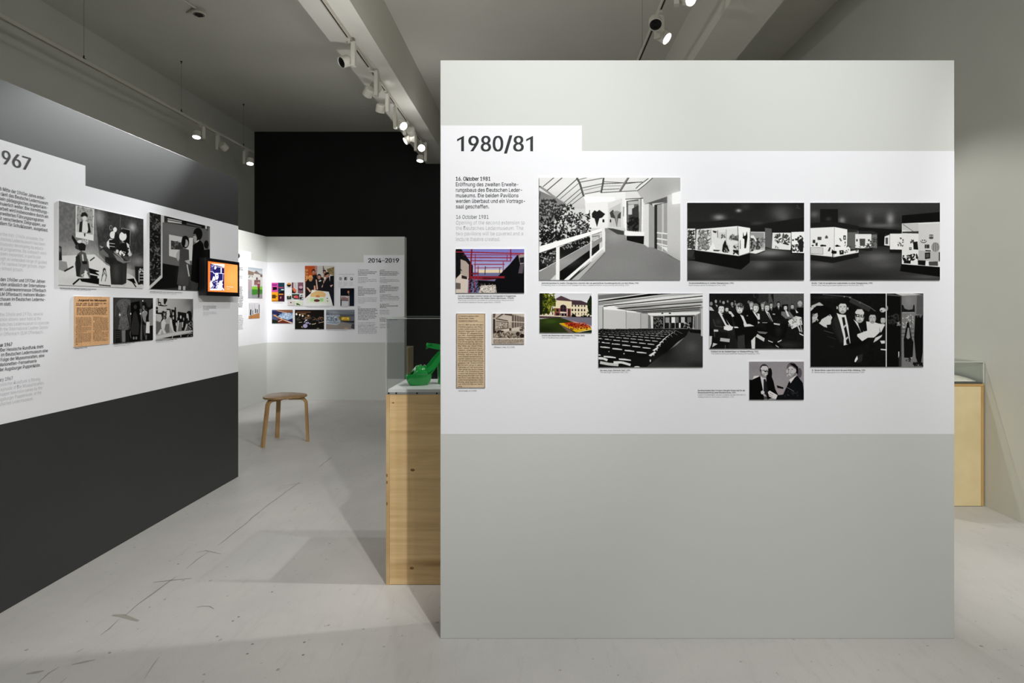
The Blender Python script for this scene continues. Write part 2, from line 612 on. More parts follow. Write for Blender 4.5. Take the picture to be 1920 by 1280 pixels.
    def speck(self, c, n, x0, y0, x1, y1, s, seed=1):
        r = random.Random(seed * 99 + n)
        for _ in range(n):
            x, y = r.uniform(x0, x1), r.uniform(y0, y1)
            a = r.uniform(0, PI)
            L, w = s * r.uniform(0.6, 1.6), s * r.uniform(0.25, 0.6)
            ca, sa = math.cos(a), math.sin(a)
            self.poly(c, [(x + ca * L, y + sa * L), (x - sa * w, y + ca * w), (x - ca * L, y - sa * L), (x + sa * w, y - ca * w)])

    def rows(self, c, x0, y0, x1, y1, n, seed=1, fill=0.62):
        r = random.Random(seed)
        p = (y1 - y0) / n
        for i in range(n):
            x = x0 + (r.random() < 0.15) * p * 2
            y = y0 + i * p
            end = x1 if r.random() < 0.85 else x0 + (x1 - x0) * r.uniform(0.4, 0.9)
            while x < end - p:
                w = p * r.uniform(0.8, 3.4)
                xe = min(x + w, end)
                self.poly(c, [(x, y), (xe, y), (xe, y + p * fill), (x, y + p * fill)], 0.38)
                k = x + p * 0.3
                while k < xe - p * 0.2:
                    self.poly(c, [(k, y - p * 0.18), (k + p * 0.2, y - p * 0.18), (k + p * 0.2, y + p * fill), (k, y + p * fill)], r.uniform(0.2, 1))
                    k += p * r.uniform(0.5, 0.9)
                x = xe + p * 0.55

    def head(self, skin, hair, cx, cy, r, side=0):
        """face with hair cap, eyes, nose shadow and mouth; side -1/1 turns it"""
        self.ell(hair, cx, cy - r * 0.25, r * 0.98, r * 1.15)
        self.ell(skin, cx + side * r * 0.12, cy + r * 0.15, r * 0.78, r * 1.05)
        self.poly(hair, [(cx - r * 0.8, cy - r * 0.2), (cx - r * 0.7, cy - r), (cx, cy - r * 1.25), (cx + r * 0.7, cy - r), (cx + r * 0.8, cy - r * 0.2), (cx + r * 0.5, cy - r * 0.62), (cx - r * 0.4, cy - r * 0.66)])
        o = side * r * 0.25
        for s in (-1, 1):
            self.ell(60, cx + o + s * r * 0.32, cy - r * 0.04, r * 0.15, r * 0.08, 0, 0.6, 8)
            self.ell(90, cx + o + s * r * 0.32, cy - r * 0.14, r * 0.2, r * 0.06, 0, 0.45, 8)
            self.ell(40, cx + s * r * 0.66, cy + r * 0.3, r * 0.14, r * 0.6, 0, 0.28, 10)
        self.poly(110, [(cx + o, cy), (cx + o + r * 0.14, cy + r * 0.4), (cx + o - r * 0.1, cy + r * 0.42)], 0.5)
        self.ell(80, cx + o, cy + r * 0.68, r * 0.24, r * 0.06, 0, 0.6, 8)
        self.ell(40, cx + side * -r * 0.3, cy + r * 0.95, r * 0.5, r * 0.3, 0, 0.22, 12)

    def man(self, suit, skin, hair, cx, cy, r, side=0):
        b = cy + r * 7
        self.poly(suit, [(cx - r * 0.9, cy + r * 1.2), (cx - r * 2.2, cy + r * 2.1), (cx - r * 2.7, b), (cx + r * 2.7, b), (cx + r * 2.2, cy + r * 2.1), (cx + r * 0.9, cy + r * 1.2)])
        self.poly(235, [(cx - r * 0.55, cy + r * 1.0), (cx + r * 0.55, cy + r * 1.0), (cx + r * 0.1, cy + r * 4.2)])
        self.line(30, r * 0.3, [(cx, cy + r * 1.6), (cx + r * 0.05, cy + r * 4)])
        self.head(skin, hair, cx, cy, r, side)

    def run(self, s):
        for ln in s.strip().splitlines():
            t = ln.split()
            if not t or t[0] == '#':
                continue
            k, c = t[0], (t[1] if len(t) > 1 else '0')
            f = [float(x) for x in t[2:]] if k not in 'GHM' else None
            if k == 'P':
                self.poly(c, list(zip(f[::2], f[1::2])))
            elif k == 'E':
                self.ell(c, *f)
            elif k == 'L':
                self.line(c, f[0], list(zip(f[1::2], f[2::2])))
            elif k == 'S':
                self.soft(c, *f)
            elif k == 'G':
                self.grad(c, t[2], *[float(x) for x in t[3:7]], t[7])
            elif k == 'N':
                self.noise(float(c), f[0], f[1:] or None)
            elif k == 'F':
                self.speck(c, int(f[0]), *f[1:])
            elif k == 'T':
                self.rows(c, f[0], f[1], f[2], f[3], int(f[4]), int(f[5]))
            elif k == 'H':
                self.head(c, t[2], *[float(x) for x in t[3:]])
            elif k == 'M':
                self.man(c, t[2], t[3], *[float(x) for x in t[4:]])
        return self

    def image(self, name):
        a = self.a
        for _ in range(2):                      # slight softness of a photographic print
            a = (np.roll(a, 1, 0) + 2 * a + np.roll(a, -1, 0)) / 4
            a = (np.roll(a, 1, 1) + 2 * a + np.roll(a, -1, 1)) / 4
        a[:2], a[-2:], a[:, :2], a[:, -2:] = self.a[:2], self.a[-2:], self.a[:, :2], self.a[:, -2:]
        a = (np.clip(a, 0, 255) / 255.0) ** 1.10
        a = a.reshape(self.h, 2, self.w, 2, 3).mean((1, 3))
        out = np.ones((self.h, self.w, 4), np.float32)
        out[..., :3] = a[::-1]
        im = bpy.data.images.new(name, self.w, self.h)
        im.pixels.foreach_set(out.ravel())
        im.update()
        im.pack()
        return im


def print_mat(name, im, rough=0.35, emit=0.0):
    m = bpy.data.materials.new(name)
    m.use_nodes = True
    nt = m.node_tree
    p = nt.nodes['Principled BSDF']
    p.inputs['Roughness'].default_value = rough
    p.inputs['Specular IOR Level'].default_value = 0.1
    t = nt.nodes.new('ShaderNodeTexImage')
    t.image = im
    t.extension = 'EXTEND'
    nt.links.new(t.outputs['Color'], p.inputs['Base Color'])
    if emit:
        nt.links.new(t.outputs['Color'], p.inputs['Emission Color'])
        p.inputs['Emission Strength'].default_value = emit
    return m


# wall frames: (u along the wall, v = height, d = distance proud of it) -> world
def fr_front(u, v, d): return Vector((u, 2.5 - d, v))
def fr_left(u, v, d): return Vector((-2.315 + d, u, v))
def fr_far(u, v, d): return Vector((u, 8.78 - d, v))
def fr_corner(u, v, d): return Vector((-3.78 + d, u, v))
def px_front(x, y): return ((x - CX) * 2.5 / FPX, Z_(y, 2.5))
def px_far(x, y): return ((x - CX) * 8.78 / FPX, Z_(y, 8.78))
def px_left(x, y):
    Y = 2.315 * FPX / (CX - x)
    return (Y, Z_(y, Y))
def px_corner(x, y):
    Y = 3.78 * FPX / (CX - x)
    return (Y, Z_(y, Y))


def slab(name, fr, u0, u1, v0, v1, d0, d1, front, edge, parent=None, uv=True):
    """flat board: material 0 on the edges and back, 1 on the face"""
    c = [fr(u, v, d) for d in (d0, d1) for u, v in ((u0, v0), (u1, v0), (u1, v1), (u0, v1))]
    fs = [(4, 5, 6, 7), (3, 2, 1, 0), (0, 1, 5, 4), (1, 2, 6, 5), (2, 3, 7, 6), (3, 0, 4, 7)]
    me = bpy.data.meshes.new(name)
    me.from_pydata([tuple(p) for p in c], [], fs)
    uvl = me.uv_layers.new(name='UVMap')
    for li, co in zip(range(4), ((0, 0), (1, 0), (1, 1), (0, 1))):
        uvl.data[li].uv = co
    at = fr((u0 + u1) / 2, v0, d0) if parent is None else None
    o = link(name, me, [edge, front], parent, at)
    me.polygons[0].material_index = 1
    return o


def photo(name, label, fr, rect, im, group, cat='photograph', th=0.005, d=0.0012, rough=0.35):
    u0, u1, v0, v1 = rect
    o = slab(name, fr, u0, u1, v0, v1, d, d + th, print_mat(name + '_print', im, rough), M_BOARD)
    return tag(o, label, cat, group)


# ------------------------------------------------------------------ lettering
try:
    FONT = bpy.data.fonts.load(bpy.utils.system_resource('DATAFILES', path='fonts') + '/Inter.woff2')
except Exception:
    FONT = None


def lettering(name, fr, lines, m, parent, d=0.0016, res=3):
    """lines: (text, u, v, size, fit or None, xscale, bold, align)"""
    V, F = [], []
    for ln in lines:
        txt, u, v, size = ln[:4]
        fit = ln[4] if len(ln) > 4 else None
        xs = ln[5] if len(ln) > 5 else 0.93
        bold = ln[6] if len(ln) > 6 else 0
        align = ln[7] if len(ln) > 7 else 'l'
        cu = bpy.data.curves.new('t', 'FONT')
        cu.body = txt
        cu.size = 1.0
        cu.resolution_u = res
        cu.offset = -0.014 if bold < 0 else 0.0
        if FONT:
            cu.font = FONT
        to = bpy.data.objects.new('t', cu)
        COL.objects.link(to)
        bpy.context.view_layer.update()
        ev = to.evaluated_get(bpy.context.evaluated_depsgraph_get())
        me = ev.to_mesh()
        n = len(me.vertices)
        co = np.empty(n * 3, np.float32)
        me.vertices.foreach_get('co', co)
        co = co.reshape(-1, 3)
        fs = [tuple(p.vertices) for p in me.polygons]
        ev.to_mesh_clear()
        bpy.data.objects.remove(to)
        bpy.data.curves.remove(cu)
        if n == 0:
            continue
        lo, hi = co[:, 0].min(), co[:, 0].max()
        k = size * xs
        if fit:
            k = fit / (hi - lo)
        for sh in ((0.0,) if bold <= 0 else (-0.5 * bold, 0.5 * bold) if bold < 0.05 else (-0.5 * bold, -0.17 * bold, 0.17 * bold, 0.5 * bold)):
            b = len(V)
            off = 0.0 if align == 'l' else -(hi - lo) * k
            for x, y, _ in co:
                V.append(tuple(fr(u + off + (x - lo + sh) * k, v + y * size, d + (0.0001 if sh > 0 else 0))))
            F += [tuple(i + b for i in f) for f in fs]
    me = bpy.data.meshes.new(name)
    me.from_pydata(V, [], F)
    return link(name, me, m, parent)


ONE = [(0.60, 0.0), (1.0, 0.0), (1.0, 1.0), (0.93, 1.0), (0.0, 0.79), (0.0, 0.65), (0.60, 0.805)]


def heading(fr, glyphs, base, cap, m, parent, bold, d=0.0016):
    """big numerals, each fitted to its own place: (char, u0, u1)"""
    o = lettering('heading', fr, [(ch, u0 + bold * cap * 0.5, base, cap / 0.509, u1 - u0 - bold * cap, 1, bold) for ch, u0, u1 in glyphs if ch != '1'], m, parent, d, 10)
    bm = BM()
    bm.from_mesh(o.data)
    org = wloc(parent)
    for ch, u0, u1 in glyphs:
        if ch == '1':
            bm.faces.new([bm.verts.new(fr(u0 + a * (u1 - u0), base + b * cap, d) - org) for a, b in ONE])
    bm.to_mesh(o.data)
    bm.free()
    return o


def block(fr, u, v, pitch, size, texts, bold=0, xs=0.93):
    return [(t, u, v - i * pitch, size, None, xs, bold) for i, t in enumerate(texts) if t]


def sheet(name, fr, pts, d0, d1, m, parent):
    """flat cut-out sheet with thickness"""
    bm = BM()
    a = [bm.verts.new(fr(u, v, d0)) for u, v in pts]
    b = [bm.verts.new(fr(u, v, d1)) for u, v in pts]
    bm.faces.new(a)
    bm.faces.new(b)
    n = len(pts)
    for i in range(n):
        bm.faces.new((a[i], a[(i + 1) % n], b[(i + 1) % n], b[i]))
    return obj(name, bm, m, parent)

# ------------------------------------------------------------------ partition walls
PH = 2.307
# nearest partition, 1980/81
U0, U1 = X_(825.5, 2.5), X_(1789.5, 2.5)
PF = empty('partition_wall', ((U0 + U1) / 2, 2.57, 0), 'large light grey freestanding partition headed 1980/81, nearest to the camera', 'partition')
boxobj('board', (U0, U1, 2.5, 2.64, 0.0, PH), M_GREY, PF, bev=0.002)
px = lambda l: [px_front(x, y) for x, y in l]
sheet('print_sheet', fr_front, px([(826.5, 235.5), (1091, 235.5), (1091, 283.3), (1789, 283.3), (1789, 813.7), (826.5, 813.7)]), 0.0, 0.0008, M_VINYL, PF)
S = 1 / 470.0
def fl(x, y, t, cap=7.1, fit=None, bold=0, xs=0.815, al='l'):
    u, v = px_front(x, y)
    return (t, u, v, cap / 0.509 * S, fit * S if fit else None, xs, bold, al)
heading(fr_front, [(c_, px_front(820 + a_ / 4.92, 0)[0], px_front(820 + b_ / 4.92, 0)[0]) for c_, a_, b_ in (('1', 183, 246), ('9', 289, 381), ('8', 403, 494), ('0', 513, 607), ('/', 618, 690), ('8', 702, 796), ('1', 820, 883))], px_front(0, 283.5)[1], 28.4 * S, M_INK, PF, 0.034)
G = ['Eröffnung des zweiten Erweite-', 'rungsbaus des Deutschen Leder-', 'museums. Die beiden Pavillons', 'werden überbaut und ein Vortrags-', 'saal geschaffen.']
W = [117, 124, 117, 129.5, 62]
lettering('text_block', fr_front, [fl(855, 338.6, '16. Oktober 1981', 7.2, 64.5, 0.045)]
          + [fl(855, 349.1 + 10.36 * i, t, 7.1, w, 0.012) for i, (t, w) in enumerate(zip(G, W))], M_INK, PF)
lettering('text_block', fr_front, [fl(855.5, 410.0, '16 October 1981', 7.1, 60.5)], M_INKM, PF)
G = ['Opening of the second extension to', 'the Deutsches Ledermuseum. The', 'two pavilions will be covered and a', 'lecture theatre created.']
W = [128.5, 126, 125.5, 82.5]
lettering('text_block', fr_front, [fl(855.2, 420.6 + 10.3 * i, t, 7.1, w, -1) for i, (t, w) in enumerate(zip(G, W))], M_INKL, PF)
CAPS = [
 (858.8, 555.9, 'Aus dem ehemaligen Innenhof werden ein Vortragssaal im Erdgeschoss', 108.8, 1),
 (858.8, 559.9, 'sowie Ausstellungsräume in den beiden oberen Geschossen, 1980/81', 105, 1),
 (858.8, 563.7, 'The former courtyard is converted into a lecture hall on the ground floor', 105, 0),
 (858.8, 567.7, 'and exhibition spaces on the two upper floors, 1980/81', 80, 0),
 (859.8, 733.5, 'Schuhmarkt, 26.2.1980', 34, 2), (926, 652, 'Offenbach-Post, 22.2.1980', 39, 2),
 (1015.3, 531.8, 'Verbindungsrampe im zweiten Obergeschoss zwischen den neu geschaffenen Ausstellungsräumen und dem Altbau, 1981', 182.5, 1),
 (1015.3, 535.5, 'Connecting ramp on the second floor between the newly created exhibition rooms and the old building, 1981', 164.2, 0),
 (1291.6, 531.7, 'Nordamerikaabteilung im zweiten Obergeschoss, 1981', 84.1, 1), (1291.6, 535.7, 'North America section on the second floor, 1981', 69.2, 0),
 (1521.6, 531.8, 'Bonifer-Trakt mit europäischen Lederarbeiten im ersten Obergeschoss, 1981', 114.1, 1),
 (1521.6, 535.7, 'Bonifer Wing, featuring European leatherwork on the first floor, 1981', 97.3, 0),
 (1015.7, 629.9, 'Ansicht des Deutschen Ledermuseums, 1980er Jahre', 80.3, 1), (1015.7, 634, 'View of the Deutsches Ledermuseum, 1980s', 64.3, 0),
 (1125.3, 695.2, 'Der neue „Hugo-Eberhardt-Saal“, 1981', 56.4, 1), (1125.3, 698.9, 'The new Hugo-Eberhardt-Hall, 1981', 52.5, 0),
 (1333.1, 660.0, 'Publikum bei den Redebeiträgen zur Wiedereröffnung, 1981', 88.6, 1), (1333.1, 663.8, 'The audience during the speeches marking the reopening, 1981', 91, 0),
 (1522.3, 694.9, 'Dr. Renate Wente-Lukas führt durch die neue Afrika-Abteilung, 1981', 99.9, 1), (1522.3, 698.9, 'Dr. Renate Wente-Lukas gives a tour of the new Africa section, 1981', 98.1, 0),
 (1308.5, 732.9, 'Bundespräsident Karl Carstens übergibt Günter Gall für die', 87.9, 1), (1308.5, 736.8, 'Museumssammlung seine Wanderschuhe, 1981', 71.2, 1),
 (1308.5, 741.0, 'Federal President Karl Carstens presents Günter Gall with his', 89.2, 0), (1308.5, 744.9, 'walking boots for the museum collection, 1981', 67.9, 0)]
for kind, m in ((1, M_INK), (0, M_INKL), (2, M_INKM)):
    for x, y, t, w, k in CAPS:
        if k == kind:
            lettering('caption', fr_front, [fl(x, y, t, 2.6, w, 0.02 if k == 1 else 0)], m, PF, res=1)

# partition on the left, 1967
UL0, UL1 = 0.9, 4.865
PL = empty('partition_wall', (-2.39, 2.9, 0), 'long anthracite freestanding partition on the left headed 1967', 'partition')
boxobj('board', (-2.465, -2.315, UL0, UL1, 0.0, PH), M_DARK, PL, bev=0.002)
sheet('print_sheet', fr_left, [(UL0 + .02, 2.045), (3.215, 2.045), (3.215, 1.943), (UL1 - 0.002, 1.943), (UL1 - 0.002, 0.815), (UL0 + .02, 0.815)], 0.0, 0.0008, M_VINYL, PL)
CAPL = 0.0151 / 0.509
heading(fr_left, [(c_, px_left(a_, 0)[0], px_left(b_, 0)[0]) for c_, a_, b_ in (('1', -15, -4), ('9', 3.3, 18.9), ('6', 22.8, 38.9), ('7', 41.6, 57.2))], 1.943, 0.0600, M_INK, PL, 0.034)
Lg = 2.658
T1 = ['Ab Mitte der 1960er Jahre entwi-', 'ckelt das Deutsche Ledermuseum', 'sein pädagogisches Angebot kon-', 'tinuierlich weiter. Die Vermittlungs-', 'arbeit wird insbesondere durch ein', 'erweitertes Führungsprogramm', 'für verschiedene Zielgruppen, vor', 'allem für Schulklassen, ausgebaut.']
T2 = ['From the mid-1960s onwards, the', 'Deutsches Ledermuseum has been', 'continuously developing its educa-', 'tional programme. Its outreach work', 'has been expanded, in particular', 'through an extended range of guided', 'tours for various target groups, espe-', 'cially school groups.']
T3 = ['In den 1960er und 1970er Jahren', 'fanden anlässlich der Internationa-', 'len Lederwarenmesse Offenbach', '(ILM Offenbach) mehrere Moden-', 'schauen im Deutschen Ledermu-', 'seum statt.']
T4 = ['In the 1960s and 1970s, several', 'fashion shows were held at the', 'Deutsches Ledermuseum to coincide', 'with the International Leather Goods', 'Fair in Offenbach (ILM Offenbach).']
T5 = ['Der Hessische Rundfunk dreht', 'im Deutschen Ledermuseum eine', 'Folge der Museumsratten, eine', 'Marionetten-Fernsehserie', 'der Augsburger Puppenkiste.']
T6 = ['Hessischer Rundfunk is filming', 'an episode of Die Museumsratten,', 'a puppet television series by the', 'Augsburger Puppenkiste, at the', 'Deutsches Ledermuseum.']
E1 = [2.952, 2.968, 2.966, 2.970, 2.969, 2.942, 2.955, 2.968]
E2 = [2.940, 2.950, 2.945, 2.958, 2.925, 2.960, 2.957, 2.825]
E3 = [2.950, 2.958, 2.955, 2.956, 2.950, 2.760]
E4 = [2.937, 2.925, 2.973, 2.966, 2.942]
E5 = [2.940, 2.966, 2.945, 2.900, 2.922]
E6 = [2.920, 2.945, 2.933, 2.927, 2.880]
def lb(v0, T, E, bold, last=0.0212):
    return [(t, e, v0 - i * last, CAPL, None, 0.80, bold, 'r') for i, (t, e) in enumerate(zip(T, E))]
lettering('text_block', fr_left, lb(1.826, T1, E1, 0.012), M_INK, PL)
lettering('text_block', fr_left, lb(1.631, T2, E2, -1), M_INKL, PL)
lettering('text_block', fr_left, lb(1.4346, T3, E3, 0.012), M_INK, PL)
lettering('text_block', fr_left, lb(1.2826, T4, E4, -1), M_INKL, PL)
lettering('text_block', fr_left, [('Januar 1967', 2.765, 1.1507, CAPL, None, 0.80, 0.045, 'r')] + lb(1.1295, T5, E5, 0.012), M_INK, PL)
lettering('text_block', fr_left, [('January 1967', 2.768, 1.001, CAPL, None, 0.80, 0, 'r')], M_INKM, PL)
lettering('text_block', fr_left, lb(0.980, T6, E6, -1), M_INKL, PL)
def lcap(x0, x1, y, t, bold=0.02, cap=0.0055):
    u, v = px_left(x0, y)
    u1, _ = px_left(x1, y)
    return (t, u, v, cap / 0.509, u1 - u, 0.9, bold)
for x0, x1, y, t in ((112, 180, 540.8, 'Die Museumsratten der Augsburger Puppenkiste zu Gast im Museum'), (280.5, 341, 547.3, 'Ausstellungseröffnung im Deutschen Ledermuseum'),
                     (139.9, 163, 654.3, 'Offenbach-Post, 1.7.1965'), (213, 252.5, 646.3, 'Modenschau im Museum, 1967'), (292, 331.5, 640, 'Dreharbeiten der Museumsratten, 1967'),
                     (380.5, 404.5, 574.6, 'Wir im Museum, Sendung'), (380.5, 404.5, 577.8, 'des Hessischen Rundfunks,'), (380.5, 392, 581.2, 'aus Frankfurt')):
    lettering('caption', fr_left, [lcap(x0, x1, y, t)], M_INK, PL, res=1)
for x0, x1, y, t in ((112, 170, 543.2, 'The museum rats of the Augsburger Puppenkiste'), (280.5, 330, 550.0, 'Exhibition opening at the museum'), (213, 245, 649.6, 'Fashion show, 1967'),
                     (292, 325, 642.8, 'Filming the museum rats'), (380.5, 405, 585.8, 'We in the museum, a'), (380.5, 405, 588.7, 'television programme'), (380.5, 391, 591.6, 'of 1967')):
    lettering('caption', fr_left, [lcap(x0, x1, y, t, 0)], M_INKL, PL, res=1)
bm = BM()
lathe(bm, [(0.006, 0), (0.022, 0.004), (0.022, 0.012), (0.0, 0.016)], (-2.33, UL1, Z_(479, 4.86)), (0, 1, 0), seg=16)
obj('end_clip', bm, M_STEEL, PL, smooth=True)

# far partition 2014-2019 and the one meeting it at the corner
UF0, UF1 = -3.78, X_(758.5, 8.78)
PR = empty('partition_wall', (-2.8, 8.84, 0), 'light grey far partition headed 2014–2019, behind the three legged stool', 'partition')
boxobj('board', (UF0 - .14, UF1, 8.78, 8.92, 0.0, 2.29), M_GREY, PR, bev=0.002)
pf = lambda l: [px_far(x, y) for x, y in l]
sheet('print_sheet', fr_far, pf([(500.5, 491.6), (681.8, 491.6), (681.8, 478), (758, 478), (758, 642), (500.5, 642)]), 0.0, 0.0008, M_VINYL, PR)
SF = 8.78 / FPX
def ff(x, y, t, cap=2.0, fit=None, bold=0, xs=0.815):
    u, v = px_far(x, y)
    return (t, u, v, cap / 0.509 * SF, fit * SF if fit else None, xs, bold)
heading(fr_far, [(c_, px_far(440 + a_ / 3.765, 0)[0], px_far(440 + b_ / 3.765, 0)[0]) for c_, a_, b_ in (('2', 943, 964), ('0', 968, 989), ('1', 994, 1008), ('4', 1013, 1036), ('–', 1040, 1060), ('2', 1063, 1084), ('0', 1088, 1109), ('1', 1114, 1128), ('9', 1137, 1160))], px_far(0, 492.2)[1], 8.2 * SF, M_INK, PR, 0.045, d=0.003)
CA = [(506.9, 1, '1. November 2014', 20), (510.4, 1, 'Die Kulturwissenschaftlerin wird', 35), (513.3, 1, 'neue Direktorin des Deutschen', 32), (516.3, 1, 'Ledermuseums.', 17),
      (521.6, 2, '1 November 2014', 18), (524.7, 0, 'The new director takes office at', 34), (527.7, 0, 'the museum and reopens the', 35), (530.4, 0, 'collection.', 15),
      (539.0, 1, '2015/16', 9), (542.2, 1, 'Das Haus wird saniert und um-', 32), (545.2, 1, 'gebaut. Die Ausstellungsräume', 34), (548.1, 1, 'werden neu gestaltet und die', 34), (551.0, 1, 'Sammlung wird neu geordnet und', 33), (553.8, 1, 'eingerichtet.', 12),
      (559.4, 0, 'The building is refurbished and', 35), (562.5, 0, 'the exhibition rooms are given', 35), (565.4, 0, 'a new design and the collection', 35), (568.2, 0, 'is rearranged.', 12),
      (576.5, 1, '2017', 5), (579.7, 1, 'Das Museum feiert sein hundert-', 35), (582.5, 1, 'jähriges Bestehen mit einer', 36.5), (585.4, 1, 'großen Ausstellung LINKING', 32), (588.3, 1, 'PARTS. Das Fest im Haus und im', 36.5), (591.2, 1, 'Hof besuchen viele Gäste aus', 33), (594.1, 1, 'der Stadt, dem Land und der', 35), (596.9, 1, 'ganzen Region von nah und fern', 32), (599.7, 1, 'sowie Freunde des', 19.5),
      (605.4, 0, 'The museum celebrates its first', 32), (608.3, 0, 'hundred years with a large', 33), (611.2, 2, 'exhibition LINKING', 30), (614.1, 2, 'PARTS. The fair in house and', 36), (617.0, 2, 'courtyard draws many guests', 33), (619.8, 2, 'from the town, the country and', 35), (622.7, 2, 'all of the region from near', 36), (625.6, 0, 'and far and friends too.', 35)]
CB = [(507.3, 1, 'Juli 2015', 9), (510.4, 1, 'Das Museum bekommt eine neue', 33), (513.4, 1, 'Marke und ein neues Gesicht für', 35.5), (516.3, 1, 'Drucksachen und die Website.', 32),
      (521.6, 0, 'July 2015', 10), (524.7, 0, 'The museum is given a new', 34), (527.7, 2, 'brand and a new face for print', 36.5), (530.4, 0, 'and website.', 14),
      (536.4, 1, '21. September 2016', 21), (539.4, 1, 'Eröffnung der Ausstellung Das', 35), (542.3, 1, 'Leder und die Mode der Welt im', 35), (545.3, 1, 'ersten Stock des Hauses am', 33), (548.1, 1, 'Museum.', 10),
      (553.8, 2, '21 September 2016', 21), (556.8, 2, 'Opening of the exhibition Leather', 35), (559.9, 2, 'and fashion of the world on the', 36.5), (562.8, 0, 'first floor of the building at', 35), (565.3, 0, 'site.', 5),
      (571.3, 1, '25. Januar 2017', 17.5), (574.2, 1, 'Start der Ausstellungsreihe GANZ', 34), (577.1, 1, 'IM DETAIL.', 12.5), (582.9, 2, '25 January 2017', 17.5), (585.9, 0, 'Start of the series', 17), (588.9, 0, 'of exhibitions on detail.', 18),
      (597.0, 1, '1. Februar 2019', 18), (599.9, 1, 'Die neue Schau zeigt Taschen', 33), (602.8, 1, 'und Schuhe.', 14), (608.8, 2, '1 February 2019', 18), (611.7, 0, 'The new show of', 18), (614.7, 2, 'bags and shoes.', 18)]
for cx0, L in ((671.3, CA), (712.3, CB)):
    for kind, m in ((1, M_INK), (2, M_INKM), (0, M_INKL)):
        lettering('text_block', fr_far, [ff(cx0, y, t, 2.0, w, 0.02 if k == 1 else 0) for y, k, t, w in L if k == kind], m, PR, d=0.003, res=1)
lettering('caption', fr_far, [ff(512, 568, 'Plakate des Museums', 1.1, 18), ff(575, 576.5, 'Die Direktorin und Gäste schneiden die Torte an', 1.1, 42), ff(635, 514.6, 'Das Museum in den sozialen Medien', 1.0, 30, 0.02),
                              ff(643, 517.9, 'seit 2015', 0.9, 11), ff(634, 538.2, 'Website 2017', 0.9, 12), ff(642, 576, 'Festrede', 0.9, 9), ff(614, 619.8, 'Blick in die Ausstellung im Erdgeschoss', 1.1, 36)], M_INKM, PR, d=0.003, res=1)

UC0 = 5.6
PC = empty('partition_wall', (-3.85, 7.2, 0), 'brightly lit side partition meeting the 2014–2019 partition at its left corner', 'partition')
boxobj('board', (-3.92, -3.78, UC0, 8.779, 0.0, 2.29), M_GREY, PC, bev=0.002)
sheet('print_sheet', fr_corner, [(UC0 + .1, 2.035), (8.30, 2.035), (8.30, 1.932), (8.776, 1.932), (8.776, 0.807), (UC0 + .1, 0.807)], 0.0, 0.0008, M_VINYL, PC)
rows = []
rng = random.Random(4)
CT = ['Die Ausstellung im', 'neuen Haus wird im', 'Herbst eröffnet und', 'zeigt die Sammlung', 'in neuen Räumen und', 'mit neuem Licht an', 'allen Wänden des', 'Hauses am Main.']
def cc(y, t, x1=456, cap=0.0151, m=0):
    u1, v = px_corner(x1, y)
    return (t, u1, v, CAPL, None, 0.8, 0.02, 'r')
lettering('text_block', fr_corner, [cc(503.5, 'Oktober 2013', 454.5), cc(506.8, 'Umbau im Haus', 455)]
          + [cc(539 + 3.05 * i, CT[i % 8], 455 + rng.uniform(-2, 1.2)) for i in range(13)], M_INK, PC, d=0.003, res=1)
lettering('text_block', fr_corner, [cc(519 + 3.05 * i, CT[i % 8], 454) for i in range(2)] + [cc(592 + 3.1 * i, CT[(i + 3) % 8], 455 + rng.uniform(-2, 1)) for i in range(9)], M_INKL, PC, d=0.003, res=1)

# ------------------------------------------------------------------ photographs and clippings on the partitions
def paint(quad, wpx, hpx, base, cmds, k=2.2):
    return Pic(quad, int(wpx * k), int(hpx * k), base).run(cmds)


def rect_front(x0, y0, x1, y1):
    (u0, v1), (u1, v0) = px_front(x0, y0), px_front(x1, y1)
    return (u0, u1, v0, v1)


def sq(x0, y0, x1, y1):
    return [(x0, y0), (x1, y0), (x1, y1), (x0, y1)]

GF = 'photographs on the 1980/81 partition'
GLf = 'photographs on the 1967 partition'
GR = 'photographs on the 2014–2019 partition'

# 1 building site
im = paint(sq(63, 73, 592, 409), 128, 82, '7878a0', '''
G 8080c8 c0c0da 63 73 592 250 v
P 101014 63 73 105 73 195 200 195 300 63 330
P b8aaa0 100 150 165 175 165 300 100 262
P 1c1a1c 108 105 190 195 175 205 108 130
P d8ccc0 63 300 100 262 160 290 155 409 63 409
P 302828 108 272 150 285 150 305 108 298
P 706660 63 330 100 335 100 380 63 380
L 202024 5 70 110 100 150 70 190 110 240
P 0c0c12 592 110 540 118 480 190 380 290 360 330 380 409 592 409
P a89a98 545 118 592 108 592 185 560 190
P 202028 556 140 592 135 592 178 560 180
P 605860 560 190 590 190 580 260 545 260
P 8c2838 170 280 440 280 440 296 300 312 170 300
P 0c0a0c 230 312 370 320 380 375 240 370
P e8d8b8 240 232 420 232 420 255 240 255
P d0c8c0 250 355 370 345 380 409 240 409
F 706860 50 240 340 380 405 7
F f0e8e0 40 260 350 360 400 6
L a02c40 9 63 95 592 108
L 9a2c40 6 120 118 560 118
L 983048 8 150 138 500 140
L 983048 7 180 162 490 165
L 983048 6 200 190 440 190
L 983048 5 210 218 420 215
L 8c2434 11 186 73 168 409
L 9c3040 6 214 110 208 409
L 9c3040 5 236 200 234 330
L 8c2434 8 487 73 487 160
L 983048 6 460 120 458 165
L 983048 5 430 170 430 240
L 7a1828 9 168 262 240 262
L 202020 5 292 205 288 270
L 202020 4 402 215 402 262
L 202024 4 180 409 182 300 226 409
L 101014 6 270 296 420 300
F 181418 40 170 310 250 400 8
''')
photo('photograph', 'small colour photo of red steel beams over a building site under blue sky', fr_front, rect_front(855, 467, 983, 549), im.image('building_site'), GF)

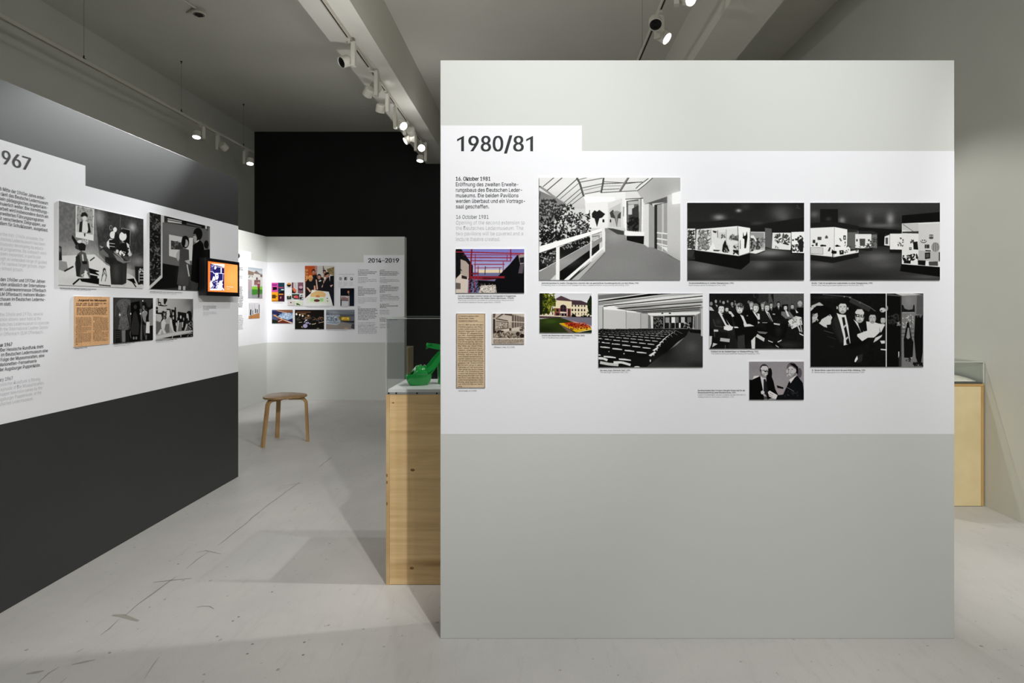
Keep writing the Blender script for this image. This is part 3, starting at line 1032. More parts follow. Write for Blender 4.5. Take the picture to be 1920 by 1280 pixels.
# 2 tall clipping
im = paint(sq(52, 65, 482, 1165), 54, 139, 'd8c2a4', '''
N 8 60
N 5 5
L 6a5a50 6 58 65 58 1165
L 6a5a50 7 476 65 476 1165
L 6a5a50 5 52 70 482 70
L 605048 3 84 192 458 192
''')
cl = photo('newspaper_clipping', 'tall narrow beige newspaper clipping at the lower left of the 1980/81 partition', fr_front, rect_front(856, 587.5, 910, 726), im.image('tall_clipping'), None, 'clipping')
BODY = '''Am 22. Mai wurde mit dem|Erweiterungsbau des Deut-|schen Ledermuseums in Of-|fenbach begonnen. Er soll im|Frühjahr 81 abgeschlos-|sen sein. Oberbürgermeister|Buckpesch begrüßte zu einer|kleinen Feierstunde zahlrei-|che Ehrengäste, darunter|Staatsminister Krollmann.|Der Wille der Stadt Offen-|bach, dieses Museum zu er-|weitern, unterstrich Walter|Buckpesch, indem er darauf|hinwies, daß er in der Stadt-|verordnetenversammlung in|Sachen Ledermuseum immer|nur einstimmige Beschlüsse|gegeben hat. Staatsminister|Krollmann ging in seiner|Festrede auf den kulturellen|Wert eines Museums dieser|Art ein. Für Einrichtung und|Ausbau des Museums stellte|Margarete Bonifer zum Ge-|dächtnis ihres Mannes, des|Lederwarenfabrikanten Jakob|Bonifer, eine Spende in Höhe|von 150 000 DM zur Verfü-|gung.'''.split('|')
hd = [fl(850 + 80 / 8, 580 + y / 8, t, 2.5, w, 0.02) for y, t, w in ((108, 'Erweiterungsbau des', 37.5), (142, 'Deutschen Leder-', 31), (178, 'museums begonnen', 36))]
bd = [fl(850 + 76 / 8, 580 + (238 + i * 31.7) / 8, t, 2.6, 47 if t != 'gung.' else 7.5, 0.02) for i, t in enumerate(BODY)]
lettering('text_block', fr_front, hd + bd, mat('clipping_ink', (84, 70, 60), rough=0.7), cl, d=0.0066, res=1)

# 3 clipping with picture
im = paint(sq(125, 130, 1095, 1035), 60, 56, 'b8aca0', '''
N 12 12
P e8e4d8 125 130 150 130 150 1035 125 1035
P 605048 150 130 225 130 200 250 150 260
P c8beb4 225 130 420 130 260 250
P 584840 250 250 420 130 490 130 300 250
P cabfb4 330 260 470 165 720 200 720 350 600 350
P 5a4c44 500 130 720 140 720 200 500 165
P ccc4b8 720 130 1095 130 1095 220
P 6e6058 720 160 1095 240 1095 560 720 560
P d0c6ba 610 350 1095 380 1095 405 610 375
P d0c6ba 720 560 1095 500 1095 650 720 640
L d8cec2 14 795 180 795 550
L d8cec2 12 870 190 870 550
L d8cec2 14 940 210 940 540
L d8cec2 12 1000 220 1000 540
L c8bcae 12 1055 230 1055 520
L 2c2420 22 240 280 600 345
L 3c302c 12 240 360 620 395
P b0a498 230 370 590 400 590 550 230 585
F 706458 30 260 390 580 560 30
F d8ccc0 20 260 390 580 560 26
L 2c2420 14 200 600 600 560
L 30261e 20 600 380 600 560
P 3c342e 150 280 215 300 210 800 150 800
P 382e2a 190 640 400 620 500 660 340 730 190 700
P e0d8cc 400 620 640 590 640 640 400 640
P 4a3c34 640 560 700 560 700 640 650 640
P 8c8074 150 720 700 700 1095 800 1095 870 150 860
F 4c4038 60 300 680 1090 860 28
F d0c4b4 60 180 640 1090 860 24
E 3a302a 900 730 60 60
E 30261e 1030 790 70 60
F 3a302a 30 960 520 1095 640 26
T 5c4c3c 160 895 1080 1030 4 3
P e8e2d6 125 866 1095 866 1095 890 125 890
''', 3)
photo('newspaper_clipping', 'small square newspaper clipping with a courtyard picture, right of the tall beige clipping', fr_front, rect_front(923, 587.8, 983, 644.5), im.image('square_clipping'), None, 'clipping')

# 4 ramp
im = paint(sq(65, 75, 1532, 1140), 264, 191.5, 215, '''
G 232 205 65 75 1532 400 v
P 238 530 240 960 220 960 600 700 600 560 600 540 330
P 250 520 270 850 280 850 320 560 340
P 188 1245 75 1532 75 1532 950 1390 870 1390 270 1160 350 1155 690 1080 640 1080 215
S 160 0.5 1300 180 150 120
P 205 1396 262 1532 220 1532 945 1396 872
P 225 960 220 1080 210 1160 350 1160 690 960 560
P 222 780 340 925 290 945 630 780 600
P 140 480 1140 748 850 742 600 950 630 975 730 1160 775 1200 805 1260 808 1390 860 1532 950 1532 1140
S 165 0.8 850 680 120 80
S 115 0.4 1400 1000 200 150
S 148 0.5 900 1000 300 120
P 70 770 600 830 605 945 632 945 672 880 665
P 95 1160 350 1395 272 1395 330 1240 345 1260 808 1200 803 1205 345
P 222 1160 362 1205 350 1205 800 1160 770
P 165 1205 345 1262 380 1262 806 1205 800
P 45 1262 360 1395 330 1395 345 1300 372 1290 820 1262 810
P 165 1290 360 1395 335 1395 860 1290 815
P 200 1340 345 1360 342 1360 650 1340 650
L 235 14 1288 648 1395 660
L 235 14 1288 708 1395 725
L 235 14 1288 760 1395 785
L 225 8 1340 645 1345 840
P 235 1290 770 1340 800 1395 850 1395 800 1340 790
P 252 1445 240 1532 215 1532 345 1445 355
S 250 0.8 1490 290 70 80
P 250 955 290 1145 290 1140 640 960 640
P 105 970 318 1100 300 1100 640 975 628
P 190 985 325 1095 318 1095 350 990 355
P 205 990 360 1050 355 1050 440 1030 460 990 460
P 60 1030 400 1100 360 1105 630 990 630 1000 470 1030 460
F 20 26 990 470 1090 620 26
L 165 26 1120 295 1115 640
L 60 8 960 300 1145 290
P 245 950 632 1156 640 1156 684 950 672
P 12 972 684 1155 684 1150 770 975 728
P 200 795 400 912 340 915 590 795 585
P 70 798 440 830 410 870 470 915 430 912 500 885 500 872 590 850 500 810 490
P 150 830 430 872 420 905 430 880 470 872 580 855 490
P 30 612 450 640 415 665 430 690 412 750 455 720 490 690 500 665 588 640 500 615 490
P 25 722 510 742 510 742 540 722 540
P 25 800 512 812 512 812 540 800 540
L 30 6 588 415 588 500
P 160 935 380 950 380 945 480 935 480
S 235 0.7 300 160 260 90
L 75 13 65 165 130 205 230 285 340 355
L 150 22 75 170 140 215 250 300 338 352
L 60 7 105 170 218 76
L 60 8 145 212 305 76
L 60 8 245 282 455 92
L 90 6 280 300 478 132
L 70 6 325 335 495 190
L 80 6 350 362 512 222
L 90 6 385 372 528 262
L 90 20 455 78 485 130 528 272
L 90 6 470 100 560 75
L 80 7 480 125 720 82
L 80 7 505 185 740 135
L 120 5 525 210 720 165
L 80 7 535 248 700 215
L 85 18 735 78 725 150 708 235
L 80 6 735 118 940 130
L 80 7 730 140 1140 122
L 130 5 725 165 920 160
L 90 6 715 200 900 192
L 90 7 715 232 1080 212
L 130 16 990 75 960 120 900 218
L 60 6 1000 75 970 125 912 218
L 60 6 960 140 1130 120
L 235 20 1235 75 1160 140 1085 205
L 60 7 1245 78 1170 145 1082 215
L 60 7 1200 85 1110 150 1070 190
P 130 65 210 260 300 340 360 200 560 65 580
S 200 0.5 170 400 120 120
L 50 8 232 300 145 570
L 50 8 318 362 240 570
L 60 6 75 230 65 300
L 60 5 190 540 182 580
F 30 120 65 480 330 760 20 2
F 50 120 70 300 240 480 16 3
F 35 130 230 360 420 560 16 4
F 25 140 400 440 590 680 14 5
F 40 160 65 560 600 730 16 6
F 15 200 65 640 560 800 18 7
F 200 70 80 560 590 760 9 8
P 25 65 860 245 800 245 960 65 1040
P 25 278 800 590 690 590 900 278 1140
P 28 590 700 690 660 690 840 610 900
F 190 60 75 830 240 1000 14 9
F 15 80 75 820 240 1020 14 19
F 170 50 280 720 570 830 12 10
F 150 20 470 850 580 940 12 11
P 12 278 960 500 830 590 760 590 930 400 1140 278 1140
P 195 590 670 660 640 690 660 680 720 600 740
L 60 5 610 660 690 650
L 60 5 610 690 680 680
P 248 65 790 740 595 745 625 65 860
L 120 5 65 862 745 627
P 150 65 1055 745 675 745 720 245 1075 180 1140 65 1140
S 185 0.4 300 950 200 60
L 245 5 65 1050 745 672
P 245 240 800 278 790 275 1140 238 1140
P 240 595 640 612 640 610 950 595 950
P 235 690 545 715 545 748 600 745 830 725 830 715 610
P 245 320 1140 740 782 742 800 372 1140
P 235 740 600 752 640 750 850 735 840
P 185 372 1140 400 1140 748 835 748 850 490 1140
P 60 372 1140 400 1140 560 1000 620 940
L 95 6 480 1140 748 856
L 110 6 1395 875 1532 948
N 5 3
''')
photo('photograph', 'large grey photo of a glass roofed ramp with white railing on the 1980/81 partition', fr_front, rect_front(1011, 333.3, 1275, 524.8), im.image('glass_ramp'), GF)

# 5 dark display hall
im = paint(sq(60, 77, 1610, 1103), 218, 145, 40, '''
G 34 46 60 77 1610 420 v
S 190 0.7 480 270 90 45
P 34 330 330 640 295 900 330 900 400 60 415 60 330
S 210 0.75 740 180 40 25
S 120 0.55 1300 200 170 110
S 130 0.4 1330 270 100 60
S 80 0.5 830 130 80 50
P 30 890 380 1100 350 1610 270 1610 460 1190 470 890 450
S 90 0.5 990 350 90 25
G 72 60 60 850 1610 1103 v
S 125 0.8 250 930 220 100
S 40 0.9 1300 980 330 150
S 150 0.8 1150 740 260 60
S 130 0.5 1050 900 140 70
S 90 0.6 420 1060 300 50
P 100 1090 410 1180 420 1180 680 1090 660
P 232 60 420 165 420 165 700 60 700
F 40 60 68 440 155 690 20
F 70 30 68 440 155 690 20 2
P 240 180 430 725 385 890 412 885 735 745 780 165 705
P 222 180 430 370 430 345 690 175 700
P 246 725 390 890 415 885 735 742 775
P 230 370 430 740 415 740 770 345 690
F 95 60 205 440 350 700 24
F 150 60 205 440 350 700 20 2
P 60 395 445 450 455 440 480 405 470
L 90 8 460 445 462 540
L 110 5 370 430 372 640
L 130 4 575 430 575 590
P 215 475 470 572 470 572 550 470 550
F 90 14 510 500 560 545 14
P 90 610 560 625 520 660 490 690 520 740 500 740 585
F 170 20 620 500 730 575 14
P 245 330 720 400 600 440 700 500 700 470 735
P 60 400 700 500 705 470 722 410 718
P 25 520 720 530 640 560 570 590 640 620 720 600 740 540 735
F 200 16 530 620 620 730 12
P 210 680 700 690 620 730 620 740 700
F 40 14 670 640 735 760 16
P 30 665 700 735 710 735 770 700 740 670 730
P 25 800 465 812 520 835 510 850 455 858 530 838 680 815 680 818 560 792 545 800 520
P 110 755 575 765 575 768 690 755 690
L 70 6 728 390 742 780
P 14 150 705 742 782 888 740 888 870 770 965 60 832 160 830
P 60 60 708 160 712 120 800 60 800
L 200 6 170 705 742 782 888 740
L 180 6 893 415 893 740
P 200 900 460 1090 462 1090 710 970 755 890 745
P 160 900 475 1075 475 1075 670 900 700
F 60 40 905 540 1020 720 22
P 235 900 510 940 510 985 580 960 590 940 550 900 545
P 240 890 735 970 700 1085 705 970 752
L 30 8 890 752 975 760 1088 718
F 110 20 1030 540 1085 650 14
P 235 1190 475 1435 475 1435 705 1180 690
P 245 1440 465 1610 460 1610 750 1445 742
F 70 50 1220 500 1420 600 20
P 60 1320 620 1360 590 1410 630 1400 640
F 50 30 1450 520 1600 720 24
P 40 1530 580 1570 550 1605 600 1595 730 1550 730
P 20 1430 690 1450 640 1450 740 1610 745 1610 765 1435 748
L 20 8 1180 690 1435 712
F 60 8 1215 650 1280 690 10
F 80 8 1500 110 1560 170 12
N 5 3
''')
photo('photograph', 'dark photo of a dim hall with lit corner showcase, right beside the ramp photo', fr_front, rect_front(1288.2, 380.5, 1506.5, 525), im.image('dark_showcase_hall'), GF)

# 6 display hall with several cases
im = paint(sq(60, 77, 1780, 1103), 242, 145, 50, '''
G 60 48 60 77 1780 460 v
S 95 0.6 900 180 420 120
S 150 0.7 840 290 50 80
S 190 0.7 1120 290 60 90
S 140 0.6 1000 380 250 35
S 130 0.6 110 230 70 50
S 170 0.7 480 310 50 50
P 28 190 160 425 160 425 420 190 400
S 110 0.4 300 290 40 30
P 34 60 345 380 325 705 385 700 440 380 400 60 410
P 26 700 400 1275 440 1275 480 1110 480 1110 500 960 480 870 450 700 450
G 66 60 60 760 1780 1103 v
S 120 0.8 950 800 230 90
S 110 0.7 200 900 200 50
S 100 0.6 1050 900 200 60
S 38 0.8 600 1050 500 60
S 105 0.7 1600 1060 260 30
P 240 60 412 380 398 380 795 60 765
P 246 380 398 550 430 550 450 548 650 590 650 590 720 700 700 700 740 380 798
P 130 60 668 230 670 230 765 60 755
P 215 65 672 225 674 225 760 65 748
L 150 5 380 400 375 795
P 30 60 765 375 798 700 738 700 798 360 878 60 838
L 215 8 60 762 378 795 700 735
P 110 552 460 700 450 695 700 600 690 552 650
P 60 555 455 690 455 690 470 555 470
P 238 655 492 870 492 868 672 740 690 655 675
P 85 712 555 788 555 785 650 718 650
P 60 668 560 688 560 688 590 668 590
F 40 16 795 570 865 665 14
F 60 12 680 640 865 672 12
P 36 655 678 740 682 885 675 885 712 830 720 660 695
P 120 870 500 945 495 945 680 875 672
F 70 20 880 540 940 650 14
P 24 950 480 1050 480 1050 655 955 655
P 240 1045 525 1112 500 1112 650 1040 640
P 90 1058 540 1090 540 1090 625 1058 625
P 24 1040 640 1112 652 1112 665 1040 660
P 244 1115 488 1275 486 1490 486 1490 705 1115 695
P 28 1112 700 1490 708 1490 748 1112 738
P 236 1275 350 1780 330 1780 930 1275 892
P 205 1280 355 1495 350 1495 460 1280 440
L 120 8 1285 360 1430 460
P 60 1280 460 1495 455 1495 485 1280 480
P 214 1495 360 1780 345 1780 720 1495 705
P 190 1495 708 1780 722 1780 862 1495 840
P 18 1275 245 1780 200 1780 326 1275 352
P 14 1268 890 1780 938 1780 1060 1250 985
P 55 90 570 125 568 125 612 90 612
P 60 155 530 208 530 205 570 155 570
F 150 6 160 535 200 565 8
P 50 130 612 155 605 155 650 130 650
P 25 80 636 104 636 104 652 80 652
P 90 255 530 275 505 292 530 292 550 255 552
P 30 190 640 215 632 270 640 268 655 195 658
P 60 290 720 312 668 332 672 315 722
P 20 338 740 350 695 362 712 410 720 405 752 362 755 360 795 350 795 352 755
P 20 445 710 500 706 502 760 450 765
E 200 474 728 10 10
P 20 385 648 415 632 450 650 470 656 400 662
P 35 498 512 530 512 530 568 498 568
P 225 508 526 522 526 522 556 508 556
P 110 440 548 460 546 480 585 462 590
P 25 515 595 528 592 526 618 516 618
F 60 14 505 630 690 745 14
E 60 1562 585 40 26
E 215 1562 580 36 22
E 50 1548 575 8 8
E 50 1578 575 8 8
E 90 1664 545 30 14
P 80 1640 500 1690 500 1690 545 1640 545
E 190 1652 520 10 10
E 190 1676 520 10 10
P 60 1578 632 1640 632 1640 682 1578 682
L 190 4 1600 635 1600 680
E 160 1720 665 55 62
L 90 6 1700 605 1690 720
L 90 6 1725 605 1722 725
L 90 6 1750 610 1755 715
P 40 1580 740 1650 735 1650 815 1582 825
P 90 1595 755 1635 752 1635 800 1595 805
P 30 1660 710 1585 705 1590 720 1655 722
P 25 1485 840 1590 845 1585 910 1490 900
P 80 1630 858 1752 855 1755 915 1635 910
P 25 1302 840 1390 845 1390 885 1302 880
F 30 30 1280 765 1490 840 24
P 40 1765 735 1780 735 1780 850 1765 850
F 60 16 1200 545 1300 650 13
F 50 10 1390 540 1430 610 14
P 30 1425 600 1480 590 1492 700 1430 695
P 40 1372 668 1402 668 1402 702 1372 702
E 215 1387 684 8 10
L 235 3 1275 350 1275 890
N 5 3
''')
photo('photograph', 'dark photo of an aisle between lit showcases, above the guided group photo', fr_front, rect_front(1518.2, 380.5, 1760.5, 525), im.image('showcase_aisle'), GF)

# 7 museum building in colour
im = paint(sq(90, 125, 1335, 1065), 97, 73.5, 'dcdce0', '''
G dadade e4e4e8 90 125 1335 500 v
P 4c3a40 830 285 1080 300 1230 360 1290 420 850 400
P 58424a 480 250 600 185 800 270 850 300 850 318 480 290
P e8dcbc 470 290 855 320 855 690 440 680 430 470
P e8dcc0 850 400 1270 410 1290 680 850 680
P e0d4bc 100 560 440 470 440 670 100 670
P 302028 582 560 582 440 600 410 655 395 710 420 725 450 725 570
L 706070 7 655 400 655 570
L 706070 6 585 480 722 480
P 905048 440 480 580 485 580 660 440 660
P 905048 725 485 835 490 835 685 725 680
P c89c98 730 500 762 500 762 660 730 660
P 281c24 490 500 540 500 540 560 490 560
P 281c24 770 500 805 500 805 680 770 680
P 2c2028 480 590 560 600 560 660 480 660
P e0d0c0 570 570 730 575 730 605 570 600
P 201820 580 605 730 605 725 670 590 670
P c8b4a8 600 610 612 610 612 680 600 680
P c8b4a8 670 610 682 610 682 680 670 680
P 202020 855 405 885 405 885 440 855 440
P 202020 930 405 962 405 962 442 930 442
P 202020 1005 408 1035 408 1035 445 1005 445
P 5c4840 1080 412 1112 412 1112 446 1080 446
P 202020 1150 412 1180 412 1180 450 1150 450
P 1c1418 855 498 887 498 887 548 855 548
P 1c1418 930 498 962 498 962 548 930 548
P 1c1418 1005 500 1037 500 1037 552 1005 552
P 241a1c 1080 502 1110 502 1110 552 1080 552
P 241a1c 1150 505 1178 505 1178 555 1150 555
P 403430 862 590 885 590 885 650 862 650
P 403430 935 590 958 590 958 650 935 650
P 6c5850 1010 590 1032 590 1032 640 1010 640
P 6c5850 1085 590 1106 590 1106 640 1085 640
P 6c5850 1150 592 1170 592 1170 640 1150 640
P 6c5850 1215 592 1235 592 1235 640 1215 640
P 201820 385 490 415 490 415 540 385 540
P 302420 388 580 412 580 412 635 388 635
P 283018 1275 240 1310 170 1335 230 1335 650 1280 640 1240 480 1220 360
F 101808 30 1240 200 1330 620 28
P 3c4410 90 125 300 125 470 260 470 440 380 430 330 600 300 640 240 600 190 650 140 600 90 640
F 6c7420 60 180 130 460 560 40
F a0a040 24 190 130 330 500 26 3
F 20280c 50 90 130 280 600 34 4
P 1c2010 90 125 150 125 150 640 90 640
L e0d8b8 16 300 160 330 200
P 584048 90 670 440 680 640 690 980 680 1335 680 1335 720 90 720
P 101010 840 660 900 610 980 690 860 690
F 14180c 20 1080 660 1280 700 30
P 7c7888 560 710 700 690 1335 705 1335 920 900 810 700 750
P b88c98 690 745 900 790 1335 890 1335 920 900 812
P 303c18 90 740 560 700 720 750 900 815 560 840 960 1050 1100 1065 90 1065
S 44601c 0.8 350 790 200 60
S 182008 0.7 200 1000 260 90
P 706058 550 850 640 860 900 1060 960 1065 780 1065
P d8b018 550 848 650 830 1000 990 1320 950 1335 985 1000 1055 950 1050
P a83818 650 830 860 812 1280 900 1320 950 1000 985
F 701818 50 760 850 1250 985 26
F c85020 40 700 820 1250 930 20 2
F e8d040 40 800 920 1320 1020 16 3
F e0c040 10 900 830 1260 920 12 4
P 182410 1000 1065 1335 1000 1335 1065
''', 2.6)
photo('photograph', 'small colour photo of a cream building with lawn and red flower bed', fr_front, rect_front(1012, 549.7, 1109.3, 623.3), im.image('cream_building'), GF)

# 8 lecture hall
im = Pic(sq(88, 75, 1558, 1113), 430, 303, 150)
im.run('''
G 180 215 88 75 1558 260 v
P 120 88 100 400 75 700 75 500 110 88 160
P 235 88 165 560 100 760 75 1100 75 700 140 88 215
P 14 88 182 400 135 800 80 1130 75 1000 88 500 150 88 195
P 150 88 200 700 140 1558 75 1558 108 900 165 88 245
P 230 300 215 1000 120 1558 78 1558 110 400 235
P 165 1100 75 1558 75 1558 80 1300 95
P 238 150 235 1558 108 1558 150 300 290
L 14 12 160 252 700 200 1555 112
L 14 12 350 290 900 245 1555 195
L 14 10 500 318 1000 285 1540 240
L 18 8 620 335 1100 310 1520 275
L 22 7 700 348 1200 325 1510 300
P 176 300 250 900 205 1540 150 1540 185 900 235 380 278
P 186 480 300 1000 262 1520 222 1520 235 1000 275 520 310
P 236 780 350 1520 330 1520 350 1440 385 840 390 790 380
P 198 88 250 150 265 150 600 88 600
P 205 155 290 475 320 475 575 155 590
P 196 480 330 680 345 680 570 480 575
P 186 685 350 785 365 785 565 685 568
P 245 155 265 230 262 360 290 470 312 475 322 155 300
P 245 480 315 560 320 640 338 680 345 680 352 480 335
L 40 7 152 270 152 600
L 80 4 478 330 478 575
L 80 4 683 350 683 570
P 120 790 375 845 400 845 565 790 565
P 225 820 390 858 400 858 565 830 565
P 22 860 400 1010 400 1010 568 860 568
P 26 1015 395 1440 390 1440 560 1015 568
F 120 24 870 410 990 560 20
L 120 5 935 400 935 560
P 160 1030 410 1090 410 1090 488 1030 488
P 235 1115 408 1168 408 1168 490 1115 490
P 120 1172 408 1218 408 1218 488 1172 488
P 200 1250 408 1305 408 1305 488 1250 488
P 110 1340 408 1395 408 1395 488 1340 488
P 90 1085 492 1110 492 1110 560 1085 560
P 230 1222 490 1245 490 1245 560 1222 560
L 235 8 1010 395 1010 570
L 225 6 1085 480 1085 565
L 225 6 1168 480 1168 565
L 235 10 1428 395 1422 570
L 90 8 850 395 1445 382
F 190 40 1290 485 1370 575 14
F 20 30 1280 485 1400 585 16 4
P 130 1445 400 1530 350 1530 580 1445 575
L 210 6 1480 380 1480 575
P 200 1530 290 1558 280 1558 680 1530 670
P 40 975 348 1000 348 1000 362 975 362
P 40 1080 346 1108 346 1108 362 1080 362
P 20 88 590 700 568 1370 575 1400 600 1360 650 1200 760 820 1113 88 1113
G 40 70 1380 590 1530 640 v
P 68 1370 585 1530 600 1530 670 1558 680 1558 1113 760 1113 900 1000 1190 800 1330 660
S 110 0.5 1400 830 100 100
S 42 0.8 1030 1010 240 90
S 40 0.7 1480 1080 180 60
S 14 0.9 1010 860 150 110
P 14 1360 580 1530 585 1530 640 1380 625
''')
for c in range(26):          # rows of chair backs running away from the camera
    pass
for r_ in range(15):         # a row per distance
    t = (r_ / 14.0) ** 0.8
    yb = 1010 * (1 - t) ** 2.0 + 590 * (1 - (1 - t) ** 2.0) - 20
    sc = 0.10 + 0.95 * (1 - t) ** 1.9
    xr = 700 * (1 - t) + 1330 * t if r_ else 560
    xx, i_ = xr, 0
    while xx > 60 and i_ < 26:
        w_ = 190 * sc
        yy = yb - (xr - xx) * 0.17 * (1 - t) ** 1.2
        im.poly(16, [(xx - w_ * 0.95, yy), (xx, yy + 4 * sc), (xx, yy + 90 * sc), (xx - w_ * 0.95, yy + 90 * sc)])
        im.poly(225 - 40 * t, [(xx - w_ * 0.93, yy - 2), (xx - w_ * 0.5, yy + 2 * sc), (xx - w_ * 0.08, yy + 16 * sc), (xx - w_ * 0.06, yy + 32 * sc), (xx - w_ * 0.6, yy + 24 * sc), (xx - w_ * 0.93, yy + 17 * sc)])
        xx -= w_ * 1.07
        i_ += 1
    if 0 < r_ < 10:
        im.poly(230, [(xr + 20 * sc, yb + 60 * sc), (xr + 120 * sc, yb - 6 * sc), (xr + 150 * sc, yb + 10 * sc), (xr + 60 * sc, yb + 80 * sc)])
        im.ell(210, xr + 50 * sc, yb + 150 * sc, 12 * sc, 22 * sc)
im.run('''
E 190 235 892 8 8
E 200 448 922 10 10
E 180 280 790 6 6
E 190 432 804 8 8
L 225 34 88 985 160 990 215 1015
L 205 40 110 1045 240 1070 370 1080
L 225 34 300 1045 420 1045 540 1080
E 215 630 1108 40 12
L 160 7 1000 590 880 680
L 150 6 1040 590 1130 690
L 150 5 1080 590 1200 660
L 150 5 1140 580 1270 640
N 5 3
''')
photo('photograph', 'grey photo of rows of empty lecture hall seats on the 1980/81 partition', fr_front, rect_front(1121.8, 550, 1317, 688), im.image('lecture_hall'), GF)

# 9 audience
im = paint(sq(92, 97, 1785, 1085), 177, 103.5, 24, '''
G 26 30 92 97 900 400 v
P 84 930 97 1785 97 1785 420 1150 400 950 230
P 50 900 97 1150 97 1150 300 960 260
N 8 8
P 30 1190 120 1240 97 1250 300
E 30 935 150 40 60
L 90 8 885 100 890 160 920 175
S 60 0.7 1500 1020 240 70
S 70 0.4 1200 1060 120 40
E 140 125 280 26 36
E 170 208 240 20 32
E 120 285 240 14 26
E 170 345 262 24 30
E 130 420 240 18 24
E 150 498 285 24 34
E 110 550 240 14 20
E 130 560 290 18 26
E 120 795 250 22 28
E 90 1090 255 26 22
P 200 92 330 130 340 180 410 92 400
P 190 195 290 240 310 230 345
P 180 480 320 525 330 515 350
M 22 190 40 1200 300 34
M 20 170 16 1330 285 32
P 200 1060 260 1080 260 1080 300
M 26 190 110 1045 310 38
M 20 200 130 845 300 44
P 40 135 430 250 400 460 440 560 700 620 720 730 900 740 1085 440 1085 420 800 250 780 140 650
H 215 50 405 380 38
P 215 430 410 480 420 540 500 510 520 440 460
L 30 12 430 440 520 560
P 14 350 450 480 470 520 700 420 690
P 34 92 420 240 420 300 500 380 700 340 740 200 740 92 700
S 80 0.5 250 600 60 60
L 70 20 160 560 200 680 340 700
P 225 245 420 330 470 460 660 500 690 400 720 350 620
P 20 315 480 345 480 440 650 440 670 400 650
H 225 30 305 370 70
P 225 260 400 300 450 290 480 250 440
P 235 350 680 520 690 500 750 430 765 350 740
P 225 530 690 620 690 610 715 540 715
P 12 560 460 600 430 700 500 760 600 720 700 600 700 520 560
P 225 640 470 700 500 760 640 720 690 700 600
H 225 150 635 370 74
F 60 16 580 290 700 340 20
P 225 700 640 900 650 900 680 720 695
P 12 700 400 860 390 960 470 980 620 900 680 760 620
P 230 860 400 930 430 990 560 960 560 880 440
L 20 12 920 440 980 540
H 225 120 920 360 62 1
P 225 950 450 1010 470 1045 540 1000 560 960 570
P 30 990 420 1150 400 1250 600 1200 640 1000 600
P 225 1085 395 1160 440 1230 600 1200 590 1120 460
L 30 14 1140 450 1210 590
H 210 80 1125 350 56
P 14 1100 600 1350 640 1500 640 1450 900 1300 900 1100 800
P 200 960 590 1000 620 960 640
P 225 1240 625 1360 640 1350 670 1250 650
L 190 10 1040 620 1130 620
P 14 540 720 960 700 1150 760 1150 900 900 860 800 950 700 1085 560 900
S 50 0.6 1330 760 70 120
P 34 430 800 560 850 580 1085 440 1085
P 60 600 860 720 830 730 1085 600 1085
P 20 1390 300 1500 290 1510 430 1400 420
H 215 20 1455 350 42
P 120 1380 420 1530 420 1620 530 1460 550 1380 480
P 225 1450 400 1480 400 1530 510 1490 510
H 195 60 1578 330 38
P 20 1530 380 1700 390 1700 480 1560 460
H 180 180 1715 290 44
P 14 1650 350 1785 350 1785 520 1700 510
P 225 1630 380 1690 440 1650 450
P 222 1500 590 1640 500 1740 520 1760 660 1720 660 1570 735
F 150 20 1510 530 1740 700 26
L 200 26 1660 640 1720 780
L 180 22 1720 640 1750 790
P 225 1700 800 1780 840 1780 860 1710 830
P 205 170 740 250 745 250 780 170 780
P 190 290 890 460 910 450 970 280 950
P 18 150 870 280 950 450 980 450 1010 150 1050
P 215 92 860 140 860 130 1000 100 1080 92 1080
P 200 160 980 240 1000 140 1060
P 225 840 940 915 860 910 1085 850 1085
P 205 950 820 1085 900 1070 960 920 870
P 120 950 770 1140 790 1100 825 980 810
P 225 1140 930 1230 965 1230 980 1150 950
P 225 1310 960 1390 920 1380 945 1320 975
P 14 1200 990 1290 960 1410 1060 1340 1070 1220 1040
P 225 1270 1010 1340 1060 1330 1065 1290 1040
L 90 12 180 790 190 880
L 110 10 375 1020 380 1085
F 160 10 760 480 780 500 10
P 190 1225 455 1270 460 1268 480 1225 475
N 7 3
''', 2.8)
photo('photograph', 'grey photo of a seated audience in dark suits on the 1980/81 partition', fr_front, rect_front(1329.3, 550, 1506, 653.3), im.image('seated_audience'), GF)

